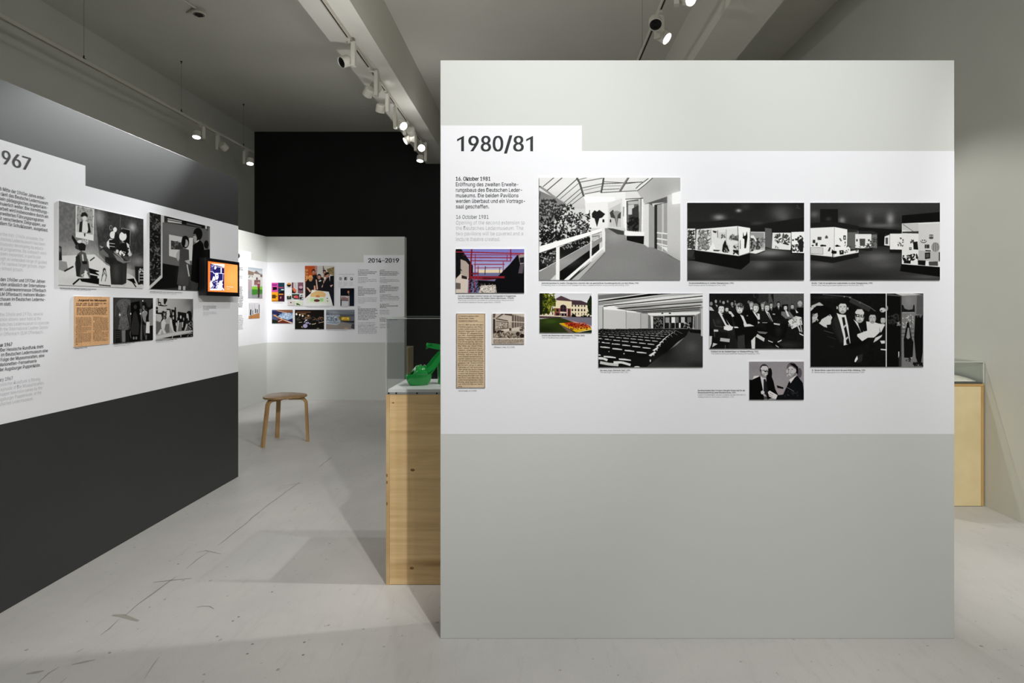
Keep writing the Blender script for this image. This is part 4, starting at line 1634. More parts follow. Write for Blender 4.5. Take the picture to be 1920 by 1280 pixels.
# 10 guided tour
im = paint(sq(63, 77, 1650, 1110), 211, 137.5, 20, '''
N 6 10
L 90 12 230 90 560 120 640 130
S 60 0.6 300 130 200 30
L 100 12 600 130 760 200 900 270 980 330
L 60 60 620 170 760 240 900 310
E 150 538 122 10 10
E 140 620 135 12 10
E 100 760 205 16 16
P 30 63 200 150 160 220 200 250 240 63 260
P 190 75 250 190 200 250 245 150 260 80 290
P 200 63 270 110 280 90 340 63 330
P 12 63 330 150 250 280 250 370 300 380 360 300 400 230 470 160 500 80 500
P 190 110 370 160 350 170 390 130 480 90 470 85 410
F 160 14 90 360 170 490 18
F 240 6 90 380 160 480 12
P 212 205 470 220 440 290 400 335 365 372 415 365 430 352 460 355 480 345 515 290 520 300 560 250 545 180 495
P 16 200 330 330 330 340 370 290 400 220 440 205 470 190 420
E 20 330 388 10 6
P 22 63 520 180 510 330 600 440 700 520 830 540 900 850 830 900 880 700 940 500 1110 63 1110
L 90 8 250 600 390 640
L 60 8 300 680 420 720
L 60 6 330 820 400 830
P 30 370 500 330 540 440 340 430 380 500 700 520 800 480 790 400 640
P 36 430 360 500 700 520 770 470 720 380 600 360 500
P 44 380 440 440 380 500 560 530 770 480 760
P 230 430 350 470 370 560 380 590 500 625 780 570 800 530 810 530 700 480 500
P 24 505 415 540 410 560 520 600 700 620 790 570 790 550 640 520 500
L 210 22 530 560 560 520
L 210 22 555 730 590 690
P 24 560 380 640 400 760 640 700 700 640 740 600 560
P 16 420 300 430 200 490 160 560 170 600 220 590 270 570 200 470 200 445 290
H 215 20 515 270 78
P 20 430 270 425 210 460 180 520 160 590 190 600 280 580 290 575 210 500 190 450 220 445 290
E 210 438 278 10 22
E 210 588 290 10 20
P 20 590 420 700 430 860 560 900 620 800 700 640 730
P 225 665 440 720 480 800 600 830 620 790 660 740 560
P 24 735 515 770 510 810 620 780 640
H 212 30 755 395 82
P 215 690 340 720 300 790 300 820 350 810 370 700 370
P 20 690 365 752 372 752 410 705 405
P 20 765 378 818 380 815 412 770 412
E 200 728 388 15 12
E 200 792 394 15 12
P 225 845 470 960 480 1020 500 1040 620 960 700 870 700 790 750 720 680 720 650 860 600
H 195 24 935 420 66
P 20 880 360 910 320 990 330 1010 380 980 380 930 350
E 205 1078 310 42 34
E 30 1060 322 14 6
P 18 1030 400 1050 350 1115 350 1122 400 1100 420 1050 420
H 205 20 1082 450 46
P 225 1015 500 1110 510 1110 600 1050 630
P 22 1100 540 1124 520 1124 800 1000 800 960 740 1040 660
P 14 560 820 720 750 900 740 1060 620 1085 600 1080 640 960 710 800 800 600 860
P 215 975 700 1075 655 1060 690 1000 740 945 770
P 225 1040 740 1110 740 1110 780 1060 785
P 235 1050 855 1124 862 1124 880 1050 872
P 235 690 1000 720 950 730 1000 700 1045 680 1040
P 50 735 950 800 920 790 1030 720 1060
P 245 1122 77 1136 77 1136 1110 1122 1110
P 16 1138 77 1330 77 1330 1110 1138 1110
P 90 1138 80 1330 100 1330 120 1138 105
E 160 1140 285 14 34
F 60 30 1150 370 1310 500 26
P 170 1275 490 1320 470 1300 520
F 150 10 1280 480 1320 530 14
P 130 1332 110 1650 90 1650 1110 1332 1110
P 210 1250 77 1500 77 1650 95 1345 110
S 160 0.5 1440 180 70 90
P 95 1560 100 1650 95 1650 380 1550 370
P 80 1332 110 1348 110 1345 1110 1332 1110
P 30 1345 240 1365 240 1385 290 1440 310 1500 300 1510 240 1525 240 1530 340 1345 340
L 170 14 1355 345 1525 345
P 135 1350 370 1520 370 1520 720 1345 720
L 60 5 1350 495 1520 495
L 50 6 1345 580 1520 575
L 50 8 1345 640 1520 635
L 60 6 1345 690 1520 690
L 90 4 1395 370 1395 720
L 90 4 1480 370 1480 720
F 205 30 1350 380 1515 560 16
P 20 1435 470 1450 500 1490 720 1510 760 1500 960 1480 985 1380 980 1375 720 1420 500
P 150 1430 560 1450 560 1465 700 1435 722 1408 700
F 30 12 1390 985 1490 1030 16
P 190 1465 975 1495 980 1480 1000
P 16 1535 390 1645 380 1640 900 1620 1040 1580 1070 1545 980 1520 700
F 130 12 1550 380 1640 410 12
F 20 24 1510 1050 1640 1100 22
P 230 1298 895 1312 895 1312 980 1298 980
P 60 1305 960 1330 960 1330 1110 1305 1110
N 6 3
''')
photo('photograph', 'dark photo of a guided group beside hanging garments, below the showcase aisle photo', fr_front, rect_front(1518.3, 550, 1729.5, 687.2), im.image('guided_group'), GF)

# 11 two men
im = paint(sq(908, 157, 1798, 773), 102, 71, '9a969a', '''
S a6a3a6 0.6 1380 500 160 120
S 8a878a 0.5 1000 250 120 80
N 4 8
P e0d8d8 985 390 1060 385 1080 400 960 440
E 14 1245 350 34 90
P 14 1190 380 1250 340 1300 470 1330 600 1380 700 1200 773 1160 560
P 10 908 450 950 455 1085 390 1120 560 1140 640 1150 773 908 773
P d8d4d8 1085 390 1130 420 1185 430 1180 620 1130 620
P 202024 1140 440 1172 440 1215 640 1180 700 1140 650
H 205 60 1150 300 74 1
P d0ccd0 1090 270 1120 230 1190 230 1215 260 1210 290 1100 290
L 20 5 1110 300 1240 318
E 40 1172 316 18 12
E 40 1215 320 14 12
P 10 1250 430 1300 470 1335 640 1330 700 1260 700 1210 600
P d8d4d8 1095 640 1130 618 1160 650 1130 700 1180 710 1150 690 1100 680
P e0dcdc 1210 650 1240 625 1300 660 1370 700 1350 765 1290 750 1230 720
L 20 4 1240 660 1300 700
L 20 4 1225 690 1290 730
P 10 1355 540 1465 575 1460 600 1365 580
P a89ca0 1340 600 1480 600 1440 690 1370 680
E 605860 1725 340 40 80
P 121418 1460 690 1500 600 1560 480 1690 385 1780 500 1798 640 1798 773 1340 773 1370 700
P e0dcdc 1560 450 1680 375 1580 510
P 10 1545 500 1570 470 1560 540 1500 640
H 200 90 1600 290 84 -1
P 706870 1520 260 1560 190 1640 185 1700 240 1700 340 1670 350 1650 280 1600 230 1550 240
P 14 1560 190 1650 190 1705 250 1705 360 1670 340 1665 260
E c8c0c0 1650 305 24 36
P c8c0c0 1515 290 1535 270 1540 400 1520 400 1525 350 1508 330
L 302c30 8 1520 355 1545 345
L 156 6 1500 560 1640 640
F 60 10 1480 570 1700 720 20
E 80 1170 745 26 22
''', 3)
photo('photograph', 'small photo of two men in suits shaking hands, lowest on the 1980/81 partition', fr_front, rect_front(1404, 677.3, 1506, 748.7), im.image('two_men'), GF)

# ---- prints of the 1967 partition
def rect_left(xa, ya0, ya1, xb, yb0, yb1):
    (u0, va1), (_, va0) = px_left(xa, ya0), px_left(xa, ya1)
    (u1, vb1), (_, vb0) = px_left(xb, yb0), px_left(xb, yb1)
    return (u0, u1, (va0 + vb0) / 2, (va1 + vb1) / 2)

im = paint([(22, 42), (1148, 290), (1148, 1213), (30, 1165)], 230, 143, 120, '''
P 120 0 0 520 80 540 1300 0 1300
P 60 500 150 1200 280 1200 1000 700 900 560 760
N 14 14
S 190 0.7 560 260 90 140
S 230 0.7 1000 400 60 70
S 60 0.7 820 300 120 100
S 200 0.7 300 760 400 140
S 190 0.6 1080 850 100 80
S 215 0.8 900 1000 160 160
P 215 0 780 500 760 660 900 1000 1040 1200 1220 1200 1300 0 1300
S 190 0.5 250 1120 250 60
P 40 22 640 60 660 68 840 22 840
S 200 0.6 38 700 14 40
P 150 22 840 130 860 150 960 90 985 22 960
L 40 20 100 985 220 920
P 225 246 105 492 155 486 580 246 530
P 170 262 118 478 162 476 500 258 455
F 130 60 262 118 478 400 16
P 195 258 380 300 330 300 465 258 460
P 24 315 240 330 205 370 195 400 220 410 265 380 250 318 258
E 215 365 280 28 34
P 220 340 310 400 320 420 470 330 465
P 34 300 330 340 310 330 460 292 462
P 34 405 340 430 350 450 470 400 475 415 430
P 24 358 480 378 480 374 520 362 520
P 16 205 500 260 580 300 650 330 720 300 700 250 640 195 540
P 160 560 640 650 670 660 720 600 690
E 60 300 660 60 40
F 200 26 270 560 420 620 20
P 24 270 600 350 610 385 640 375 710 300 710
E 220 300 590 26 22
P 90 270 760 320 715 380 740 420 860 440 1040 500 1090 440 1090 400 1010 380 960 350 1070 300 1060 260 1040 240 880
P 40 250 790 300 760 320 900 300 1060 262 1050
P 205 330 760 350 760 360 860 340 860
P 24 330 850 400 850 400 890 345 890
L 215 16 400 800 440 840
L 24 14 440 845 500 800
P 14 300 1080 560 1080 560 1160 330 1120
P 14 420 940 560 980 560 1040 440 1010
P 14 440 1030 540 1050 540 1100 450 1080
L 14 20 215 1160 300 1085
P 215 510 995 560 990 560 1030
F 220 12 320 980 410 1060 22
P 50 570 700 620 660 700 680 960 860 930 880 920 1140 870 1165 720 1160 700 900 640 860 640 800
P 110 570 720 610 690 680 760 690 800 640 790
P 36 640 800 720 800 900 880 720 900
S 90 0.6 790 1000 50 140
S 80 0.4 890 1050 20 120
P 130 740 740 900 850 960 850 1000 760 990 700 980 860 880 880 800 840
L 180 8 760 730 880 830
L 160 8 740 700 850 790
E 150 715 405 18 36
E 30 716 405 10 26
E 225 770 430 26 34
E 225 740 500 40 50
P 225 660 600 700 550 740 560 700 690 660 650
P 24 690 570 780 560 780 720 700 700
L 190 10 690 610 770 620
L 190 10 690 650 770 660
P 30 770 470 830 500 830 700 790 690 760 540
P 150 855 405 975 430 972 645 860 600
P 14 865 415 968 440 965 635 880 590
E 225 875 520 50 60
P 30 830 440 880 420 930 450 900 490
P 24 830 620 920 600 940 760 820 740
P 225 920 600 950 620 980 740 955 740
E 230 850 740 26 32
E 230 890 750 24 34
E 205 965 760 26 26
E 215 800 720 20 24
F 24 16 830 650 960 780 16
L 110 6 842 255 836 400
P 215 565 905 640 890 705 920 702 1160 565 1155
L 40 6 590 1120 610 1000 630 940
L 40 6 640 1120 660 1040 640 950
L 40 6 600 1060 630 1000 660 1060
E 50 630 970 20 30
E 200 634 985 10 18
L 14 12 560 1165 715 1180
P 36 1035 920 1148 925 1148 1150 1080 1165 1040 1080
L 215 10 1090 970 1090 1130
L 215 10 1100 1020 1148 1020
L 215 10 1100 1060 1148 1060
L 215 10 1100 1100 1148 1100
F 215 14 1095 950 1145 1000 14
P 14 920 1090 1020 1080 1050 1150 1000 1130
L 14 14 1000 1120 1050 1195
N 6 3
''', 1.9)
photo('photograph', 'grey photo of puppets around a large barrel on the 1967 partition', fr_left, rect_left(108, 376, 534, 267, 411, 540.5), im.image('puppets_barrel'), GLf)

im = paint([(37, 77), (540, 198), (540, 733), (37, 715)], 190, 158, 60, '''
P 40 37 60 135 90 135 600 37 680
N 16 10
F 110 90 40 90 130 650 16
F 16 90 40 90 130 650 16 3
P 205 132 80 146 90 145 620 42 715 37 715 37 690 132 600
P 110 146 160 500 215 530 240 530 500 280 525 146 500
S 130 0.5 250 230 120 60
P 200 135 95 160 105 160 165 146 160
P 22 160 108 500 185 500 215 350 190 330 180 185 160 185 125
P 205 188 128 306 152 306 175 188 160
L 60 6 188 140 306 162
P 90 345 165 470 195 470 208 345 182
P 200 500 180 516 190 516 220 500 215
P 210 200 262 390 300 390 460 340 480 200 440
P 215 370 290 400 290 390 480 370 480
P 60 216 312 320 335 320 390 216 385
F 110 20 220 320 310 380 12
P 22 145 505 280 525 275 700 130 715 42 715 145 620
P 30 530 220 540 220 540 720 400 720 390 700 500 680
P 130 525 200 540 205 540 420 525 400
E 24 510 345 20 34
P 24 490 390 540 385 540 720 480 700
E 20 336 325 32 52
E 175 340 335 20 32
E 20 322 320 16 44
P 78 290 385 320 375 365 390 368 480 360 690 265 675 285 520
S 100 0.5 300 600 40 60
P 175 262 420 285 385 290 400 285 470 275 485 258 450
P 180 330 480 370 470 376 510 350 500
L 200 10 350 510 368 610
P 180 280 685 302 690 300 722 276 720
P 180 315 690 338 690 336 725 315 722
E 18 440 260 38 52
P 170 402 265 420 258 432 290 430 320 412 330 402 290
L 24 5 400 272 420 268
P 205 425 320 450 305 445 325 420 340
P 14 400 350 430 330 460 310 485 340 500 450 490 670 420 660 380 640 395 450
P 70 385 655 450 665 430 730 385 725
P 80 455 670 490 660 480 730 440 730
N 5 3
''', 2)
photo('photograph', 'grey photo of a woman and a man in front of framed pictures, beside the monitor', fr_left, rect_left(278.4, 397.4, 542, 392, 424.8, 546), im.image('woman_and_man'), GLf)

im = paint([(72, 60), (855, 75), (858, 1110), (85, 1170)], 120, 100, 'e4b88c', '''
N 10 30
N 6 5
S b88860 0.5 80 600 12 500
S b88860 0.5 850 600 12 500
T 3a2c24 118 212 820 285 2 3
T 2c221c 135 312 800 480 8 5
P e4b88c 415 468 810 470 810 486 415 490
T 5c483a 120 520 460 1080 34 7
T 5c483a 495 512 825 1050 33 8
P e4b88c 462 500 492 500 492 1080 462 1085
P e4b88c 355 818 462 812 462 832 355 838
P e4b88c 680 822 830 818 830 838 680 842
P e4b88c 530 1060 840 1045 840 1100 530 1110
E 241c18 147 1108 12 12
''', 3.2)
cl = photo('newspaper_clipping', 'orange-brown newspaper clipping titled Jugend im Museum on the 1967 partition', fr_left, rect_left(136.3, 555, 650.5, 203.5, 556.5, 645), im.image('orange_clipping'), None, 'clipping')
u, v = px_left(144, 564.3)
u2, _ = px_left(197, 564)
lettering('heading', fr_left, [('Jugend im Museum', u, v, 0.0205, u2 - u, 0.9, 0.07)], mat('clipping_black', (36, 28, 24), rough=0.7), cl, d=0.0066, res=3)

im = paint([(935, 80), (1795, 98), (1797, 1025), (938, 1092)], 115, 85, 62, '''
N 8 12
G 70 60 935 80 1300 800 v
P 30 935 790 1300 760 1300 1092 935 1092
L 100 8 1000 840 1090 820
L 100 8 1000 880 1090 860
L 100 8 1000 920 1090 905
L 100 8 1000 960 1090 950
L 110 8 975 800 975 1080
P 105 1060 140 1130 115 1230 115 1300 140 1320 240 1290 260 1250 230 1230 400 1270 620 1280 780 1200 800 1040 780 1080 560 1110 400 1060 330 1000 220
F 140 60 1070 150 1250 780 14
F 70 40 1060 160 1260 780 18 2
L 20 12 1265 300 1235 420 1290 700
L 130 6 995 240 990 500
E 235 1078 462 16 28
S 210 0.5 1078 462 34 40
P 130 1120 800 1200 800 1200 1060 1130 1060
P 60 1095 800 1120 800 1130 1070 1100 1070
P 14 1310 200 1500 160 1540 420 1520 1092 1280 1092 1320 600
P 50 1370 420 1420 380 1460 500 1500 700 1480 900 1340 900 1310 760 1350 560
E 60 1410 290 34 50
E 130 1378 975 20 34
E 130 1434 975 20 34
E 235 1312 440 12 22
L 130 10 1310 820 1300 880 1325 980
P 100 1500 340 1540 330 1600 420 1560 600 1530 700 1520 1000 1560 1030 1580 800
P 24 1560 180 1640 190 1680 300 1740 300 1797 140 1797 1030 1700 1030 1560 1020
E 120 1590 300 26 40
E 235 1572 158 14 18
E 215 1520 440 14 22
P 150 1540 430 1610 360 1680 420 1640 520 1640 660 1590 600 1560 480
F 210 14 1570 330 1660 420 12
P 150 1710 360 1797 320 1797 700 1720 710 1700 560
P 225 1650 620 1722 620 1724 875 1638 870
P 70 1580 680 1640 700 1640 1010 1600 900
P 110 1640 920 1665 900 1660 1010 1630 1010
N 6 3
''', 3)
photo('photograph', 'dark photo of a pale dress on a stand, right of the orange brown clipping', fr_left, rect_left(210, 557, 644, 285, 559, 637.5), im.image('dress_onlookers'), GLf)

im = paint([(132, 118), (1027, 130), (1027, 1045), (132, 1118)], 110, 78, 175, '''
G 205 150 132 118 1027 500 h
S 90 0.6 980 200 160 120
S 70 0.7 1010 450 60 200
P 24 150 105 215 105 215 125 198 130 200 200 250 210 260 270 330 290 400 280 400 300 300 310 240 300 190 290 180 200 180 130 155 125
E 200 155 250 20 20
E 200 220 255 20 20
P 40 315 120 400 115 400 170 350 270 320 240
P 24 132 320 180 330 180 460 132 460
E 190 158 390 12 18
P 20 132 460 300 460 300 640 250 740 240 680 280 600 260 500 132 490
P 195 150 500 260 500 280 600 240 690 160 640
P 110 132 660 260 700 270 850 170 980 132 980
P 215 170 980 240 860 280 860 240 990
F 30 40 290 430 400 620 26
P 30 380 370 480 370 520 560 500 600 460 560 440 480
P 205 400 400 460 400 470 520 400 620 380 560
P 215 260 680 330 600 380 740 360 860 310 850 380 960 320 970 260 820
P 120 360 740 450 730 460 940 380 950 340 850
P 210 470 620 520 640 540 740 590 930 540 930 470 770
P 24 500 380 580 400 580 330 610 330 620 620 660 700 620 800 620 940 560 900 520 700
E 190 545 490 18 46
E 195 550 590 16 40
P 28 655 440 860 470 870 600 800 640 660 640
P 24 640 580 900 600 900 900 640 900
E 205 728 570 20 42
P 130 670 700 760 690 750 910 660 910
P 210 650 660 690 650 655 910 635 910
P 210 760 700 790 680 780 820 760 820
E 150 798 620 16 40
E 170 630 620 14 34
E 210 622 740 16 46
E 24 930 490 60 72
P 24 920 520 1000 510 990 700 930 700
P 190 868 490 905 480 920 560 900 600 870 560
P 40 850 660 1000 640 1027 700 1027 960 850 900
F 170 30 850 690 1020 880 20
P 190 860 740 900 740 880 830 820 930 810 900
P 205 132 1020 600 935 850 900 1000 890 1027 920 600 1010 132 1100
P 24 290 1075 600 1020 1027 960 1027 1045 520 1080
P 190 510 1090 530 1020 545 1020 530 1080
P 190 720 985 740 980 740 1050 720 1050
F 130 14 880 960 1000 1040 16
N 6 3
''', 3)
photo('photograph', 'square grey photo of people leaning on a table, right of the dress photo', fr_left, rect_left(290.3, 559.5, 637, 360.3, 560, 631), im.image('studio_table'), GLf)

# ---- prints of the far partition (coordinates of the 3.765x crop at 440,430)
def rect_far(x0, y0, x1, y1):
    (u0, v1), (u1, v0) = px_far(x0, y0), px_far(x1, y1)
    return (u0, u1, v0, v1)
def k8(x, y): return (440 + x / 3.765, 430 + y / 3.765)
def far_photo(name, label, r, im, img, group=GR):
    a, b = k8(r[0], r[1]), k8(r[2], r[3])
    return photo(name, label, fr_far, rect_far(a[0], a[1], b[0], b[1]), im.image(img), group, th=0.008, d=0.002)
im = paint(sq(142, 572, 486, 1060), 24.5, 35, 'c0489a', '''
P d055a8 142 572 315 572 315 815 142 815
P 8c2c80 150 615 285 615 285 650 150 650
P 141014 170 685 280 685 285 750 175 770
P e8a428 142 815 315 815 315 1060 142 1060
P 5c4010 150 885 250 885 255 980 150 980
P 7c6020 255 910 290 910 290 940 255 940
P a07010 150 1030 310 1030 310 1055 150 1055
P 1c4450 315 572 486 572 486 860 315 860
P c04878 330 685 455 685 455 710 330 710
P d8e4e8 395 740 470 740 470 770 395 770
P 14101c 400 790 486 770 486 860 330 850
P 441834 315 850 486 850 486 1060 315 1060
P e8a840 330 860 455 860 455 885 330 885
P d89c90 365 980 380 930 400 930 395 990
''', 6)
far_photo('poster', 'small poster quartered in pink, teal, orange and plum on the 2014–2019 partition', (263, 376, 354, 508), im, 'quartered_poster', None)
for r, cmds, img, lab in (
    ((369, 375, 402, 406), 'G e8ece8 f0f0ec 0 0 100 100 v\nE 30281c 50 55 46 44\nE e89c50 50 35 34 30\nE 281c14 50 68 40 22', 'round_bag', 'tiny picture of a round brown and orange bag'),
    ((406, 374, 442, 450), 'P 783848 0 0 30 0 30 100 0 100\nG e4e0e4 d8d4d8 30 0 100 100 v\nP e07850 5 55 40 50 60 60 90 70 80 95 20 98\nP 2c1418 0 60 20 70 40 90 80 85 60 100 0 100\nL 807878 4 45 0 60 50\nL 807878 4 70 0 80 50', 'red_shoe_straps', 'tiny picture of a red strapped bag'),
    ((448, 374, 486, 450), 'G 906878 744858 0 0 100 100 v\nE 3c2430 55 60 40 12\nE d8b0c0 55 45 34 14\nP 8c6870 10 75 95 75 95 98 10 98', 'plum_purse', 'tiny plum coloured picture of a purse'),
    ((369, 462, 402, 496), 'P 2c302c 5 25 95 20 98 90 8 95\nP d8c8a0 30 15 50 45 80 18\nE 90988c 50 60 20 8', 'black_clutch', 'tiny picture of a black clutch bag with pale flap'),
    ((406, 456, 458, 492), 'G 38503c 283c30 0 0 100 100 v\nP e05868 15 60 40 30 60 25 90 50 85 90 50 80\nP f0a0a8 20 60 40 45 50 70\nP e8e4e4 0 75 40 100 0 100', 'coral_shoes', 'tiny picture of coral coloured shoes on green'),
    ((460, 458, 486, 474), 'G e0e4e8 e0e4e8 0 0 100 100 v\nP 202428 20 60 60 30 90 20 60 75 30 90', 'black_heel', 'tiny picture of a black heeled shoe, above the grey one'),
    ((460, 477, 486, 496), 'G 686c70 a0a4a8 0 0 100 100 v\nP 202020 0 20 70 10 60 60 10 90\nP e8e8e8 50 50 95 20 90 80', 'grey_shoe', 'tiny grey picture of a shoe, below the black heel'),
    ((376, 502, 422, 536), 'G dcd8d4 dcd8d4 0 0 100 100 v\nP 605040 38 30 60 28 62 50 40 52', 'beige_card', 'tiny pale beige card with a brown dot'),
    ((424, 502, 482, 538), 'G e8ecd8 dce4d0 0 0 100 100 v\nP 405c38 20 50 45 55 75 90 60 95 40 80 30 95', 'green_leaf', 'tiny pale card with a green shoe shape')):
    im = Pic(sq(0, 0, 100, 100), 44, max(20, int(44 * (r[3] - r[1]) / (r[2] - r[0]))), 'e8e8e8').run(cmds)
    far_photo('card', lab + ' on the 2014–2019 partition', r, im, img, 'tiny product pictures on the 2014–2019 partition')
im = paint(sq(100, 120, 880, 1190), 54.5, 75, 'a0705c', '''
P c85c28 100 120 420 120 380 420 100 560
P e8a060 110 210 180 210 180 520 110 520
F 402010 20 110 230 180 500 16
P d8d8d4 420 120 600 120 600 420 420 420
P c09890 360 130 430 130 430 300 380 330
P d8d4cc 590 120 880 120 880 400 700 400
P 8c7c54 680 210 880 150 880 380 740 330
F b0a078 16 720 200 870 340 20
L 302c2c 14 590 120 590 320
P 14141c 300 370 420 350 420 640 300 640
P 14141c 120 560 200 440 340 420 400 700 320 760 240 860 120 970
H e0a060 e8b070 250 460 66
H d09878 201418 330 285 52
P 14141c 400 460 450 420 560 430 620 480 560 780 400 780
H d8a088 2c1820 480 415 56
P e8e0d8 455 510 480 520 510 490 550 520 510 540 480 545
P e0b8a0 385 480 420 490 450 740 415 760 400 620
P e0b8a0 590 480 620 560 600 640 560 700 540 680 590 600
H d09878 1c1418 625 290 44
P e8e0e0 600 420 680 410 630 540
P 14141c 590 600 690 460 740 400 880 380 880 1190 730 830 560 790
H d8a088 1c1418 700 370 60
P 141418 620 330 700 290 740 330 640 380
P f0e8e8 745 400 775 390 770 550
P e8c0b0 770 640 840 620 870 650 800 700
P e0b090 140 700 170 690 270 800 230 830
P e0b090 340 640 380 660 380 780 340 780
P f0f0f0 100 990 260 850 280 760 740 810 860 1190 100 1190
P e8c488 260 860 400 790 560 790 660 870 640 950 240 950
P dc9050 390 920 440 900 500 920 490 960 390 955
P e8ece0 140 960 720 960 780 1120 120 1120
P c8e8b0 240 980 380 980 360 1080 240 1070
P a8e090 500 980 590 980 590 1070 500 1070
E 6c3c38 420 1045 80 36
E 688c68 700 990 18 14
E 688c68 705 1060 18 14
P 1c1c28 740 760 880 600 880 1190 850 1180
''', 4.5)
far_photo('photograph', 'colour photo of five people around a white cake on the 2014–2019 partition', (498, 257, 703, 540), im, 'cake_group')
im = paint(sq(120, 548, 470, 1010), 25.8, 33.5, '10141e', '''
P 182030 360 700 440 640 470 700 470 1010 360 1010
H e0a088 601c10 322 640 34
P e0b8a0 320 690 345 690 340 720
P c8bcb8 125 740 355 745 350 1010 330 1010 325 860 145 860
P 9c7c80 150 780 320 780 320 860 150 860
P d8d8dc 150 870 325 875 325 1010 145 1010
P f0f0f0 230 755 320 780 300 800
''', 6)
far_photo('photograph', 'small photo of a speaker at a lectern against dark blue, right of the cake photo', (748, 415, 845, 541), im, 'lectern_speaker')
for x, c, lab, cmds in ((84, 'pink', 'pinkish round icon card, leftmost of three on the 2014–2019 partition', 'E 502838 50 50 46 46\nE e0e0e4 50 50 30 32\nE 282024 50 52 14 14'), (218, 'black', 'black square icon card, middle of three on the 2014–2019 partition', 'P 14141a 4 4 96 4 96 96 4 96\nL f0f0f0 14 62 96 62 38 78 22\nL f0f0f0 12 44 54 80 54'), (365, 'ring', 'white icon card with dark ring, rightmost of three on the 2014–2019 partition', 'E 383c40 50 50 44 46\nE dcdce0 50 46 26 30\nP 383c40 50 60 98 60 98 96 60 90')):
    im = Pic(sq(0, 0, 100, 100), 40, 44, 'dcdee2').run(cmds)
    x0, y0 = 630 + x / 13.71, 500 + 265 / 13.71
    photo('icon_card', lab, fr_far, rect_far(x0, y0, x0 + 5, y0 + 6), im.image('icon_' + c), None, 'card', th=0.004, d=0.002)
lettering('caption', fr_far, [ff(634 + 10.3 * i, 529.2 + 1.9 * j, t, 0.9, 7.2) for i in range(3) for j, t in enumerate(('Folgen Sie', 'uns auch', 'im Netz', 'täglich'))], M_INKL, PR, d=0.003, res=1)
im = paint(sq(62, 65, 515, 362), 39, 25.5, '505878', '''
P 2c2c58 62 90 300 110 240 180 62 150
P 8c6048 130 65 515 65 515 120 380 130
P c09880 150 70 400 120 380 140 200 100
P a8c0dc 180 210 300 130 515 140 515 250 420 290
F d8e4f0 30 230 140 500 250 20
F 6884b0 20 230 140 500 250 18 2
P 14141c 160 185 270 135 240 150 200 200
P 2c2c60 400 290 515 250 515 345
P d89c70 80 180 130 170 200 230 515 345 490 362 300 300
P 6c3020 200 250 480 362 220 362 180 320
P e8e0dc 280 270 515 355 490 362
P 20281c 62 270 190 300 200 362 62 362
P e8c8b0 190 320 270 280 290 290 200 330
''', 5)
far_photo('photograph', 'small colour photo of blue pages on a table, below the quartered poster', (265, 567, 412, 663), im, 'blue_pages')
im = paint(sq(565, 65, 1200, 488), 55, 36.5, '14120f', '''
P 7c5030 600 105 910 105 910 125 590 130
P b88c60 700 145 810 145 810 160 700 165
E f8f0e0 600 160 20 24
E f8e8d8 672 175 18 26
E f8f0e0 735 195 20 22
E e8d0b0 855 190 20 16
F a87850 30 780 180 900 260 14
F e0c8a8 8 760 230 900 250 12
F 605850 60 600 220 1180 300 16
F a87860 20 980 220 1180 280 16 3
L d8c8a8 12 650 340 720 335
L e0d0b0 14 930 380 990 375 1020 355
L e0d0b0 10 1080 350 1200 325
L c8b898 12 1040 470 1090 465
E a8a0c8 835 350 44 22
E b8b0d8 790 415 50 46
E e0e0f0 810 290 22 16
P e0e0f0 760 340 790 300 800 310 770 345
P d0d0e8 870 370 910 350 900 390
P c0a888 700 430 720 415 740 455 720 460
L 8890a0 8 1050 290 1100 320
''', 5)
far_photo('photograph', 'dark photo of a seated evening audience, right of the blue pages photo', (427, 567, 633, 704), im, 'evening_audience')
im = paint(sq(1242, 65, 1860, 492), 53.5, 36.5, '787a80', '''
G 8c929c 5c6068 1242 65 1860 210 v
L a8b0b8 6 1250 100 1500 140 1860 100
L a0a8b0 5 1300 70 1600 150 1860 150
S c0c4c8 0.5 1420 130 120 40
P 9ca8b4 1242 180 1540 170 1560 380 1470 395 1242 365
F d0dce4 24 1250 190 1500 300 18
F 38404c 30 1250 200 1500 330 18 2
L d8e0e8 10 1242 320 1550 315
L d0dce4 12 1242 365 1470 395 1550 360
L a8b4c0 6 1330 90 1330 320
L a8b4c0 6 1410 90 1410 330
L a8b4c0 6 1480 90 1480 320
P 8c7428 1510 225 1560 205 1760 220 1760 320 1560 300
P d8b448 1575 230 1750 225 1750 300 1575 290
F f8e890 14 1580 230 1740 270 14
P 30343c 1560 310 1860 310 1860 330 1800 380 1600 330
P 707c80 1580 330 1830 350 1800 390
P 98908c 1242 370 1470 400 1600 330 1800 390 1860 400 1860 492 1242 492
P 505058 1810 370 1860 380 1860 492 1780 460
E c8a888 1680 470 50 14
''', 5)
far_photo('photograph', 'grey photo of a vaulted gallery with glass cases, below the lectern photo', (647, 567, 847, 704), im, 'vaulted_gallery')

